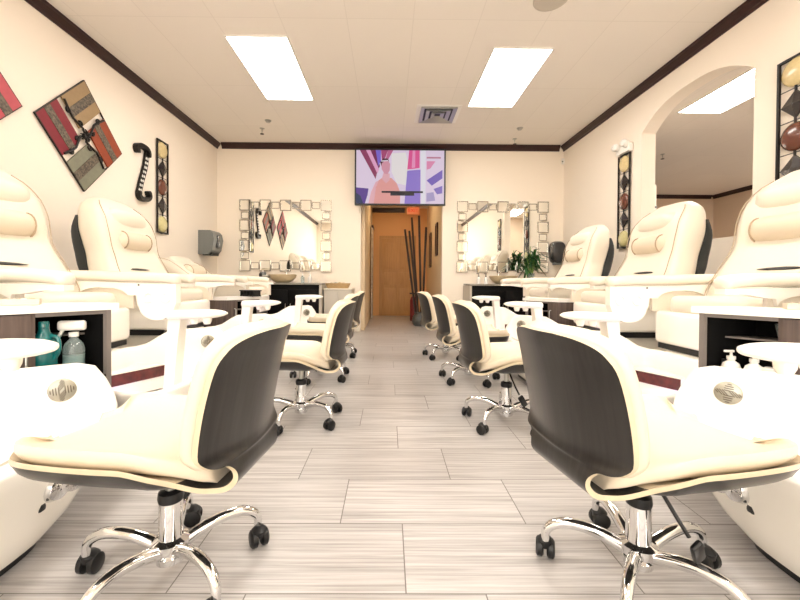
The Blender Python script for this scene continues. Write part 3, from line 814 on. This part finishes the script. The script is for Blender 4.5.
shape('pink_stripe', [(.11, 0), (.16, 0), (.26, .36), (.24, .44)], (.95, .68, .84), 2)
shape('plum_fan', [(.16, 0), (.23, 0), (.27, .30), (.25, .36)], (.50, .18, .36), 1)
shape('violet_fan', [(.22, 0), (.28, 0), (.28, .20), (.25, .30)], (.52, .42, .86), 2)
shape('rose_fan', [(.28, 0), (.36, 0), (.33, .14), (.29, .18)], (.70, .28, .48), 1)
shape('pink_fan', [(.36, 0), (.42, 0), (.36, .18), (.33, .18)], (.80, .42, .60), 1)
shape('white_glow', [(.40, .06), (.56, .04), (.60, .30), (.58, .66), (.46, .62), (.40, .40)], (.98, .95, .95), 1)
shape('magenta_panel', [(.60, 0), (.72, 0), (.72, .33), (.58, .36)], (.94, .36, .62), 2)
shape('pink_panel', [(.64, 0), (.67, 0), (.67, .32), (.63, .33)], (.98, .62, .80), 3)
shape('blue_panel', [(.58, .38), (.73, .36), (.73, 1), (.55, 1), (.57, .80)], (.60, .50, .86), 2)
shape('white_column', [(.73, 0), (.79, 0), (.79, 1), (.74, 1)], (.97, .95, .99), 3)
shape('pink_patch', [(.80, .20), (.90, .20), (.84, .34), (.80, .36)], (.94, .58, .74), 2)
shape('violet_diamond', [(.80, .56), (.98, .36), (.98, .52), (.86, .66)], (.50, .40, .78), 2)
shape('violet_square', [(.88, .72), (.98, .66), (.98, .80), (.92, .82)], (.55, .46, .80), 2)
shape('grey_square', [(.80, .80), (.88, .78), (.90, .94), (.80, .96)], (.72, .66, .84), 2)
shape('rose_bar', [(.80, .12), (.96, .12), (.96, .15), (.80, .15)], (.80, .52, .62), 3)
shape('body', [(.20, 1), (.22, .70), (.26, .56), (.31, .50), (.40, .52), (.46, .62), (.50, .78), (.50, 1)], (.96, .66, .64), 4)
shape('left_arm', [(.14, 1), (.17, .78), (.22, .60), (.26, .56), (.22, .78), (.20, 1)], (.97, .74, .78), 4)
shape('neck', [(.31, .42), (.38, .44), (.38, .56), (.34, .62), (.29, .54)], (.95, .72, .76), 5)
shape('head', [(.28, .22), (.31, .18), (.36, .19), (.385, .26), (.38, .38), (.355, .45), (.32, .44), (.29, .36)], (.90, .62, .70), 6)
shape('hair', [(.27, .22), (.31, .15), (.36, .16), (.375, .21), (.32, .20), (.29, .25), (.285, .30)], (.35, .14, .24), 7)
shape('headband', [(.285, .195), (.36, .185), (.365, .205), (.285, .215)], (.96, .90, .95), 8)
shape('caption_bar', [(.29, .765), (.76, .765), (.76, .80), (.29, .80)], (.08, .06, .12), 9)
shape('caption_underbar', [(.39, .80), (.66, .80), (.66, .85), (.39, .85)], (.10, .07, .15), 9)

# ------------------------------------------------------------------ wash vanities on the back wall
def vanity(x0, x1, panel_left, label):
    cx = (x0 + x1) / 2; W_ = x1 - x0
    t = thing('wash_vanity', label, 'vanity', (cx, 6.42, 0))
    b = B(); b.box((0, 0, .44), (W_ - .02, .50, .78), .004); b.obj('cabinet_body', VANITY, t)
    B().box((0, .02, .03), (W_ - .08, .42, .055)).obj('plinth', BLACKP, t, smooth=False)
    for k in (-1, 1):
        d = B().box((k * W_ / 4, -.258, .42), (W_ / 2 - .03, .016, .66), .004).obj('door', VANITY, t)
        B().tube([(k * .04, -.266, .52), (k * .04, -.285, .515), (k * .04, -.285, .385), (k * .04, -.266, .38)], .005, 8).obj('handle', STEEL, d)
    B().box((0, -.01, .845), (W_ + .05, .56, .03), .005).obj('counter', GRANITE, t)
    sg = -1 if panel_left else 1
    B().box((sg * (W_ / 2 + .012), 0, .415), (.04, .53, .83)).obj('end_panel', GREYP, t, smooth=False)
    return t
vanity(-2.14, -1.12, False, 'black wash vanity under the left decorative mirror')
vanity(1.34, 2.44, True, 'black wash vanity under the right decorative mirror')
def sink(x, y, label):
    t = thing('vessel_sink', label, 'sink', (x, y, .8605))
    B().lathe([(0, 0), (.10, 0), (.16, .03), (.215, .085), (.235, .135), (.225, .138), (.20, .09), (.14, .045), (0, .03)], 36).obj('bowl', STONE, t)
    t2 = thing('faucet', label.replace('stone bowl sink', 'chrome faucet behind the stone bowl'), 'faucet', (x, y + .255, .8605))
    B().lathe([(0, 0), (.028, 0), (.028, .008), (.014, .02), (.013, .20), (0, .20)], 16).obj('riser', CHROME, t2)
    B().tube([(0, 0, .19), (0, -.03, .22), (0, -.09, .215), (0, -.115, .18)], .011, 10).obj('spout', CHROME, t2)
    B().box((0, .01, .225), (.012, .06, .01), .003).obj('lever', CHROME, t2)
sink(-1.78, 6.38, 'round beige stone bowl sink on the left vanity')
sink(1.92, 6.38, 'round beige stone bowl sink on the right vanity')
t = thing('soap_dispenser', 'grey round soap dispenser with dark face on the left vanity', 'soap dispenser', (-2.085, 6.30, .8605))
B().lathe([(0, 0), (.05, 0), (.055, .02), (.055, .15), (.045, .175), (0, .18)], 20).obj('reservoir', GREYD, t)
B().box((-.02, -.055, .09), (.05, .02, .13), .01).obj('face', BLACKP, t)
B().lathe([(0, .178), (.015, .178), (.015, .20), (0, .20)], 10).obj('cap', WHITEP, t)
t = thing('towel_stack', 'small grey paper towel pack beside the left stone sink', 'towels', (-2.0, 6.19, .8605))
for k in range(4): B().box((0, 0, .016 + .031 * k), (.085, .09, .029), .008).obj('folded_towel', GREYP, t)
for x, lb, m_ in ((-1.42, 'clear lotion bottle right of the left stone sink', CLEARP), (-1.30, 'white lotion bottle at the right end of the left vanity', WHITEP),
              (1.48, 'white pump soap bottle at the left end of the right vanity', WHITEP), (1.60, 'white pump soap bottle closest to the right stone sink', WHITEP)):
    t = thing('soap_bottle', lb, 'bottle', (x, 6.26, .8605))
    B().lathe([(0, 0), (.028, 0), (.03, .006), (.03, .09), (.012, .11), (.012, .12), (0, .12)], 16).obj('bottle_body', m_, t)
    B().lathe([(0, .12), (.014, .12), (.014, .135), (.005, .137), (.005, .165), (0, .165)], 12).box((-.012, 0, .168), (.045, .012, .01), .002).obj('pump', BLACKP if x > 0 else WHITEP, t)
t = thing('storage_cabinet', 'low light grey cabinet between the left vanity and the corridor doorway', 'cabinet', (-.835, 6.46, 0))
B().box((0, 0, .385), (.46, .44, .74), .004).obj('cabinet_body', GREYP, t)
for k in (-1, 1):
    d = B().box((k * .113, -.228, .39), (.218, .014, .68), .003).obj('door', GREYP, t)
    B().box((k * .03, -.240, .45), (.01, .012, .10), .003).obj('handle', STEEL, d)
B().box((0, -.005, .762), (.47, .46, .018), .003).obj('cabinet_top', BASEB, t)
B().box((0, 0, .008), (.42, .40, .016)).obj('plinth', BLACKP, t, smooth=False)
t = thing('wicker_basket', 'low oval wicker basket of rolled towels on the light grey cabinet', 'basket', (-.86, 6.42, .7715))
b = B(); rg = [[(q * (.20 + o) * math.cos(2 * math.pi * k / 28), q * (.12 + o * .6) * math.sin(2 * math.pi * k / 28), z) for k in range(28)] for q, o, z in ((.88, 0, 0), (1, 0, .05), (1, .015, .085), (.92, .01, .085), (.85, 0, .02))]
b.loft(rg).obj('basket_body', TILE_GY, t)
for k in range(4): B().tube([(-.10 + .065 * k, -.05, .075), (-.10 + .065 * k, .05, .08)], .030, 12).obj('rolled_towel', [LEATHD, GREYP, STONE, LEATHD][k], t)

# plant
t = thing('potted_plant', 'leafy green plant in a glass vase on the right vanity', 'plant', (2.37, 6.33, .8605))
B().lathe([(0, 0), (.05, 0), (.055, .01), (.045, .10), (.06, .18), (.056, .18), (.042, .10), (.048, .015), (0, .012)], 20).obj('vase', CLEARP, t)
sb = B(); lf = B()
for k in range(9):
    a = 2 * math.pi * k / 9 + random.random() * .5; r1 = .03 + .10 * random.random(); hh = .34 + .30 * random.random()
    top = Vector((r1 * math.cos(a), r1 * math.sin(a) * .7, hh))
    sb.tube([(.012 * math.cos(a), .012 * math.sin(a), .015), (.02 * math.cos(a), .02 * math.sin(a), .16), tuple(top)], .006, 6)
    for j in range(17):
        o = Vector((0, 0, 0)).lerp(top, .62 + .40 * random.random()); o.z = max(o.z, .2)
        az = random.random() * 2 * math.pi; el = R(random.uniform(-30, 70)); L_ = random.uniform(.15, .24); wd = random.uniform(.014, .022)
        d = Vector((math.cos(az) * math.cos(el), math.sin(az) * math.cos(el) * .7, math.sin(el)))
        sd = d.cross(Vector((0, 0, 1))).normalized()
        rg = []
        for q in range(6):
            s = q / 5; wv = wd * math.sin(math.pi * min(.97, .12 + .86 * s)) ** .8
            c = o + d * L_ * s - Vector((0, 0, 1)) * .09 * s * s
            rg.append([tuple(c + sd * wv), tuple(c + Vector((0, 0, .002))), tuple(c - sd * wv), tuple(c - Vector((0, 0, .002)))])
        lf.loft(rg)
sb.obj('stems', mat('stem_green', (.45, .58, .25), .5, noise=.3, scale=20), t); lf.obj('leaves', GREEN, t, angle=80)

# mirrors with frames of small squares
def fancy_mirror(x, label):
    t = thing('wall_mirror', label, 'mirror', (x, YB - .004, 1.685))
    W_, H_ = 1.60, 1.24
    B().box((0, -.010, 0), (W_ - .24, .014, H_ - .22)).obj('mirror_glass', MIRROR, t, smooth=False)
    nx, nz = 9, 7; cw, ch = W_ / nx, H_ / nz
    for i in range(nx):
        for j in range(nz):
            if 0 < i < nx - 1 and 0 < j < nz - 1: continue
            big = (i + j) % 2 == 0
            cx, cz = -W_ / 2 + cw * (i + .5), -H_ / 2 + ch * (j + .5)
            a, c = (cw * (.54 if big else .40), ch * (.54 if big else .34))
            yy = -.030 if big else -.020; th = .013
            b = B()
            for sg in (-1, 1):
                b.box((cx + sg * (a - th / 2), yy + .008, cz), (th, .018, 2 * c)); b.box((cx, yy + .008, cz + sg * (c - th / 2)), (2 * a - 2 * th, .018, th))
            o = b.obj('frame_square', MFRAME, t, smooth=False)
            B().box((cx, yy + .012, cz), (2 * a - 2 * th, .006, 2 * c - 2 * th)).obj('square_glass', MIRROR, o, smooth=False)
    # thin dark outline lines between squares
    return t
fancy_mirror(-1.82, 'rectangular mirror framed in small silver squares over the left vanity')
fancy_mirror(2.00, 'rectangular mirror framed in small silver squares over the right vanity')

# dispensers
t = thing('towel_dispenser', 'grey boxy paper towel dispenser on the left wall near the back corner', 'dispenser', (XL + .002, 6.22, 1.50), R(90))
rg = [[(-.17 * k1, 0, -.19 * k2), (.17 * k1, 0, -.19 * k2), (.17 * k1, 0, .19 * k2), (-.17 * k1, 0, .19 * k2)] for k1, k2 in ((1, 1),)]
f = lambda a, b, q: (q, -a, b)
B().prism([(0, -.19), (.16, -.19), (.22, -.12), (.25, .05), (.23, .15), (.19, .19), (0, .19)], f, -.17, .17).obj('cover', GREYD, t, angle=30)
B().prism([(.05, -.205), (.19, -.205), (.20, -.16), (.05, -.16)], f, -.13, .13).obj('outlet', BLACKP, t, smooth=False)
B().box((0, -.243, .02), (.10, .03, .20), .01).obj('window', SMOKE, t)
t = thing('roll_dispenser', 'dark smoke plastic dispenser on the back wall beside the farthest right pedicure chair', 'dispenser', (2.945, YB - .002, 1.42))
t.scale = (.88, 1, 1)
rg = [[(.135 * k * spow(math.cos(2 * math.pi * q / 28), .6), y_, .19 * k * spow(math.sin(2 * math.pi * q / 28), .6)) for q in range(28)] for k, y_ in ((1, 0), (1.02, -.03), (1, -.12), (.88, -.17), (.5, -.185))]
B().loft(rg).obj('cover', SMOKE, t)
B().box((0, -.08, -.20), (.16, .10, .04), .01).obj('outlet', GREYD, t)

# small wall devices
t = thing('corner_sensor', 'small white sensor in the right back corner under the trim', 'sensor', (XR - .03, YB - .03, 3.02))
B().lathe([(0, -.05), (.022, -.045), (.03, 0), (.024, .05), (0, .055)], 14).obj('housing', WHITEP, t)
B().lathe([(0, 0), (.012, 0), (.012, .008), (0, .01)], 10, Matrix.Translation((-.018, -.02, -.01)) @ Matrix.Rotation(R(70), 4, 'X')).obj('lens', BLACKP, t)
t = thing('emergency_light', 'white twin head emergency light above the narrow panel on the right wall', 'emergency light', (XR - .002, 4.93, 2.62), R(-90))
B().box((0, -.035, 0), (.26, .066, .10), .012).obj('housing', WHITEP, t)
for sg in (-1, 1): B().lathe([(0, 0), (.045, 0), (.05, .05), (.03, .08), (0, .085)], 16, Matrix.Translation((sg * .09, -.06, .04)) @ Matrix.Rotation(R(70), 4, 'X')).obj('lamp_head', WHITEP, t)
t = thing('thermostat', 'small white wall box on the partition beyond the arch', 'thermostat', (4.36, 6.236, 2.12))
B().box((0, -.012, 0), (.05, .022, .09), .005).obj('housing', WHITEP, t)
B().box((0, -.026, .015), (.03, .004, .03)).obj('display', GREYD, t, smooth=False)

# ------------------------------------------------------------------ wall art
def narrow_panel(loc, rz, label, width=.25, height=1.22):
    t = thing('wall_panel_art', label, 'wall art', loc, rz)
    b = B(); w2, h2 = width / 2, height / 2
    for sg in (-1, 1):
        b.box((sg * (w2 - .009), -.022, 0), (.018, .018, height)); b.box((0, -.022, sg * (h2 - .009)), (width - .036, .018, .018))
    b.obj('iron_frame', IRON, t, smooth=False)
    st_ = height / 5.0; cols = [((.86, .78, .58), 'ivory'), ((.17, .15, .15), 'charcoal'), ((.42, .24, .18), 'brown'), ((.22, .20, .20), 'slate'), ((.84, .80, .58), 'straw')]
    for k, (c, nm) in enumerate(cols):
        z = h2 - st_ * (k + .5); m_ = mat('glazed_' + nm, c, .25, noise=.5, scale=40, coat=.4)
        a, cc = width * .40, st_ * .44
        if k % 2 == 0:
            bb = B(); rg = []
            for s, y in ((1, -.016), (.97, -.028), (.8, -.040), (.5, -.050), (.15, -.054)):
                rg.append([(a * s * math.cos(2 * math.pi * q / 28), y, z + cc * s * math.sin(2 * math.pi * q / 28)) for q in range(28)])
            bb.loft(rg).obj('oval_tile', m_, t, angle=60)
        else:
            bb = B(); rg = []
            for s, y in ((1, -.016), (.95, -.03), (.1, -.05)):
                rg.append([(a * s, y, z), (0, y, z + cc * s), (-a * s, y, z), (0, y, z - cc * s)])
            bb.loft(rg).obj('diamond_tile', m_, t, smooth=False)
        if k < 4:
            zz = z - st_ / 2
            B().box((0, -.022, zz), (.012, .012, .05)).box((0, -.022, zz), (width - .04, .006, .006)).obj('link', IRON, t, smooth=False)
    B().box((0, -.007, h2 - .01), (.03, .012, .03)).box((0, -.007, -h2 + .01), (.03, .012, .03)).obj('wall_mount', IRON, t, smooth=False)
    return t
narrow_panel((XL + .002, 5.07, 2.12), R(90), 'narrow iron framed panel of ovals and diamonds on the left wall')
narrow_panel((XR - .002, 4.95, 1.955), R(-90), 'narrow iron framed panel of ovals and diamonds under the emergency light')
narrow_panel((XR - .002, 2.86, 2.01), R(-90), 'narrow iron framed panel of ovals and diamonds closest on the right wall', .27, 1.22)

def diamond_art(y, z, label, flip=False):
    t = thing('wall_art', label, 'wall art', (XL + .002, y, z), R(90))
    L_ = .745
    M = Matrix.Rotation(R(-45), 4, 'Y')
    # local square axes: p runs from the left corner up to the top corner, q from the left corner down to the bottom corner
    def S(p, q, n):
        a = (p - .5) * L_; c = (q - .5) * L_
        s = math.sqrt(.5)
        return ((a + c) * s, -n, (a - c) * s * 1.04)
    fr_ = B()
    for pl in ([(0, 0), (1, 0), (1, .008), (0, .008)], [(0, .992), (1, .992), (1, 1), (0, 1)], [(0, .008), (.008, .008), (.008, .992), (0, .992)], [(.992, .008), (1, .008), (1, .992), (.992, .992)]):
        fr_.prism(pl, S, .004, .022)
    fr_.obj('iron_frame', IRON, t, smooth=False)
    cells = [(.009, .40, .009, .51, 'red', (.50, .12, .17), 1), (.49, .991, .009, .40, 'tan', (.62, .52, .38), 0),
             (.60, .991, .49, .991, 'orange', (.58, .26, .15), 1), (.009, .51, .60, .991, 'sage', (.50, .50, .43), 0)]
    if flip: cells = [(a, b_, c, d, {'tan': 'rose', 'red': 'red', 'orange': 'rose', 'sage': 'tan'}[n], {'tan': (.74, .32, .36), 'red': (.60, .16, .19), 'orange': (.74, .32, .36), 'sage': (.68, .57, .41)}[n], o) for a, b_, c, d, n, cc, o in cells]
    for p0, p1, q0, q1, nm, c, o in cells:
        pnl = B().prism([(p0, q0), (p1, q0), (p1, q1), (p0, q1)], S, .006, .022).obj('colour_panel', mat('art_' + nm, c, .6, noise=.45, scale=22), t, smooth=False)
        pm, qm = (p0 + p1) / 2, (q0 + q1) / 2
        if o: band = [(pm - .055, q0), (pm + .055, q0), (pm + .055, q1), (pm - .055, q1)]
        else: band = [(p0, qm - .055), (p1, qm - .055), (p1, qm + .055), (p0, qm + .055)]
        B().prism(band, S, .022, .026).obj('patterned_band', mat('art_band', (.50, .45, .38), .55, noise=1.0, scale=60, rgb2=(.10, .08, .08)), pnl, smooth=False)
    # scrolls in the cross-shaped gap
    def spiral(cp, cq, r, a0, turns, sg):
        return [S(cp + r * (1 - .8 * k / 16) * math.cos(a0 + sg * turns * 2 * math.pi * k / 16), cq + r * (1 - .8 * k / 16) * math.sin(a0 + sg * turns * 2 * math.pi * k / 16), .028) for k in range(17)]
    for k in range(4):
        aa = math.pi / 2 * k
        def rt(p, q): 
            p -= .5; q -= .5
            return (.5 + p * math.cos(aa) - q * math.sin(aa), .5 + p * math.sin(aa) + q * math.cos(aa))
        sb_ = B()
        sb_.tube([S(*rt(.5 + x, .5 + .035 * math.sin(y)), .028) for x, y in ((0, 0), (.08, 1.2), (.16, 3.1), (.24, 4.2), (.32, 5.4), (.46, 6.28))], .011, 6)
        for cx, sg in ((.14, 1), (.34, -1)):
            cp, cq = rt(.5 + cx, .5 + .03 * sg)
            sb_.tube(spiral(cp, cq, .036, aa, 1.3, sg), .009, 6)
        sb_.obj('iron_scroll', IRON, t)
    rs = B()
    for k in range(8):
        a = math.pi * 2 * k / 8
        rs.tube([S(.5, .5, .034), S(.5 + .05 * math.cos(a), .5 + .05 * math.sin(a), .045), S(.5 + .085 * math.cos(a), .5 + .085 * math.sin(a), .030)], [.007, .012, .005], 6)
    rs.obj('iron_rosette', IRON, t)
    return t
diamond_art(3.78, 2.31, 'diamond shaped wall art of red, tan, orange and sage panels with iron scrolls')
diamond_art(2.62, 2.31, 'diamond shaped red and rose wall art cut by the left picture edge', True)

t = thing('iron_scroll_holder', 'black wrought iron Z shaped ornament on the left wall beside the narrow panel', 'wall art', (XL + .002, 4.66, 2.19), R(90))
t.scale = (.74, .62, .96)
def ribbon(path, hw, d0, d1):
    rg = []; n_ = len(path)
    for i, (a, c) in enumerate(path):
        p0, p1 = path[max(i - 1, 0)], path[min(i + 1, n_ - 1)]
        d = Vector((p1[0] - p0[0], p1[1] - p0[1])).normalized(); nn = Vector((-d.y, d.x)) * hw
        rg.append([(a + nn.x, -d0, c + nn.y), (a + nn.x, -d1, c + nn.y), (a - nn.x, -d1, c - nn.y), (a - nn.x, -d0, c - nn.y)])
    return rg
path = catmull([(.12, .245), (.13, .28), (.09, .32), (0, .335), (-.11, .33), (-.175, .30), (-.165, .255), (-.125, .255)], 4)
B().loft(ribbon(path, .026, .006, .10)).obj('upper_scroll', IRON, t, smooth=False)
path = catmull([(-.11, -.25), (-.12, -.29), (-.07, -.325), (.04, -.325), (.12, -.30), (.155, -.26), (.13, -.225), (.095, -.24)], 4)
B().loft(ribbon(path, .026, .006, .10)).obj('lower_scroll', IRON, t, smooth=False)
bar = B().loft(ribbon([(.12, .29), (.07, .10), (-.03, -.10), (-.11, -.29)], .050, .012, .05)).obj('iron_band', IRON, t, smooth=False)
for k in range(8):
    s_ = k / 7; cx, cz = (.062 - .10 * s_ - .0 * s_, .21 - .43 * s_)
    cx = interp([(-.29, -.11), (-.10, -.03), (.10, .07), (.29, .12)], cz)
    ib = B()
    for sg in (-1, 1):
        ib.box((cx + sg * .021, -.052, cz), (.026, .006, .030), 0, Matrix.Rotation(R(15 + 30 * (k % 2)), 4, 'Y'))
    ib.obj('white_inlay', WHITEP, bar, smooth=False)

# ------------------------------------------------------------------ corridor things
t = thing('exit_sign', 'small red exit sign on the corridor ceiling above the poles', 'exit sign', (.60, 9.55, 2.665))
B().box((0, 0, 0), (.30, .03, .17), .005).obj('sign_box', mat('exit_sign_face', (.93, .62, .45), .5, emit=(1.0, .52, .32), es=.5, bump=.01), t)
B().box((0, 0, .10), (.05, .03, .03)).obj('mount', WHITEP, t, smooth=False)
cu = bpy.data.curves.new('exit_letters', 'FONT'); cu.body = 'EXIT'; cu.size = .125; cu.align_x = 'CENTER'; cu.align_y = 'CENTER'; cu.extrude = .002
tmp = bpy.data.objects.new('tmp_text', cu); COL.objects.link(tmp)
bpy.context.view_layer.update()
me = bpy.data.meshes.new_from_object(tmp.evaluated_get(bpy.context.evaluated_depsgraph_get()))
COL.objects.unlink(tmp); bpy.data.objects.remove(tmp); bpy.data.curves.remove(cu)
me.materials.clear(); me.materials.append(mat('exit_letter_red', (.75, .10, .07), .5, emit=(.85, .12, .08), es=.6, bump=.01))
lo = bpy.data.objects.new('exit_letters', me); COL.objects.link(lo); lo.parent = t; lo.location = (0, -.0175, 0); lo.rotation_euler = (R(90), 0, 0)
for f in me.polygons: f.use_smooth = False

t = thing('floor_vase', 'dark round floor vase on the right of the corridor holding tall poles', 'vase', (.62, 7.65, 0))
B().lathe([(0, 0), (.10, 0), (.14, .04), (.155, .11), (.13, .20), (.09, .25), (.10, .28), (.085, .28), (.075, .25), (.11, .19), (.12, .08), (0, .04)], 28).obj('vase_body', mat('mosaic_grey', (.38, .39, .38), .3, noise=.9, scale=60, rgb2=(.12, .12, .12)), t)
poles = [((-.055, .01), (-.30, .10), 1.95), ((-.012, -.05), (-.22, -.08), 1.90), ((-.01, .05), (-.16, .14), 2.20), ((.038, .02), (-.02, .03), 2.22), ((.05, -.035), (.12, -.03), 1.98)]
for k, (a, b_, h) in enumerate(poles):
    p = B(); p0, p1 = Vector((.62 + a[0], 7.65 + a[1], .06)), Vector((.62 + b_[0], 7.65 + b_[1], h))
    n = 9; p.tube([tuple(p0.lerp(p1, s / n)) for s in range(n + 1)], [.021 if s % 2 else .0235 for s in range(n + 1)], 10)
    ordn = ['leftmost of the five dark poles in the corridor vase', 'second from left of the five dark poles in the corridor vase', 'middle one of the five dark poles in the corridor vase, leaning left', 'tallest dark pole standing almost upright in the corridor vase', 'rightmost of the five dark poles in the corridor vase'][k]
    tag(p.obj('bamboo_pole', mat('dark_bamboo', (.20, .14, .11), .4, noise=.5, scale=20)), ordn, 'pole', 'dark bamboo poles in the corridor vase')
t = thing('fire_extinguisher', 'dark red upright canister behind the corridor vase', 'extinguisher', (.56, 8.6, 0))
B().lathe([(0, 0), (.075, 0), (.08, .02), (.08, .46), (.06, .53), (.025, .56), (0, .56)], 20).obj('cylinder', REDP, t)
B().lathe([(0, .55), (.022, .55), (.022, .60), (0, .60)], 12).box((-.03, 0, .62), (.12, .025, .03), .005).obj('valve', BLACKP, t)
B().tube([(.02, 0, .59), (.10, 0, .55), (.105, 0, .35), (.09, 0, .22)], .011, 8).obj('hose', BLACKP, t)
for y, z, w_, h_, lb in ((8.9, 1.62, .34, .80, 'dark framed picture deeper along the right corridor wall'), (7.75, 1.75, .30, .66, 'dark framed picture on the right corridor wall closest to the doorway')):
    t = thing('picture_frame', lb, 'picture', (CX1 - .002, y, z), R(-90))
    b = B()
    for sg in (-1, 1): b.box((sg * (w_ / 2 - .02), -.014, 0), (.04, .026, h_)); b.box((0, -.014, sg * (h_ / 2 - .02)), (w_ - .08, .026, .04))
    b.obj('frame', CROWN, t, smooth=False)
    B().box((0, -.008, 0), (w_ - .08, .008, h_ - .08)).obj('print', mat('sepia_print', (.62, .50, .36), .5, noise=.8, scale=9, rgb2=(.38, .28, .18)), t, smooth=False)
t = thing('leaning_panel', 'tall narrow pale carved panel standing along the left corridor wall', 'wall art', (CX0 + .03, 9.0, 0), R(90))
B().box((0, -.015, 1.08), (.42, .03, 2.12), .004).obj('panel', mat('distressed_white', (.86, .82, .76), .6, noise=.8, scale=14, rgb2=(.45, .34, .26)), t)
B().box((0, -.02, 2.16), (.46, .05, .06), .006).obj('cap', CROWN, t)
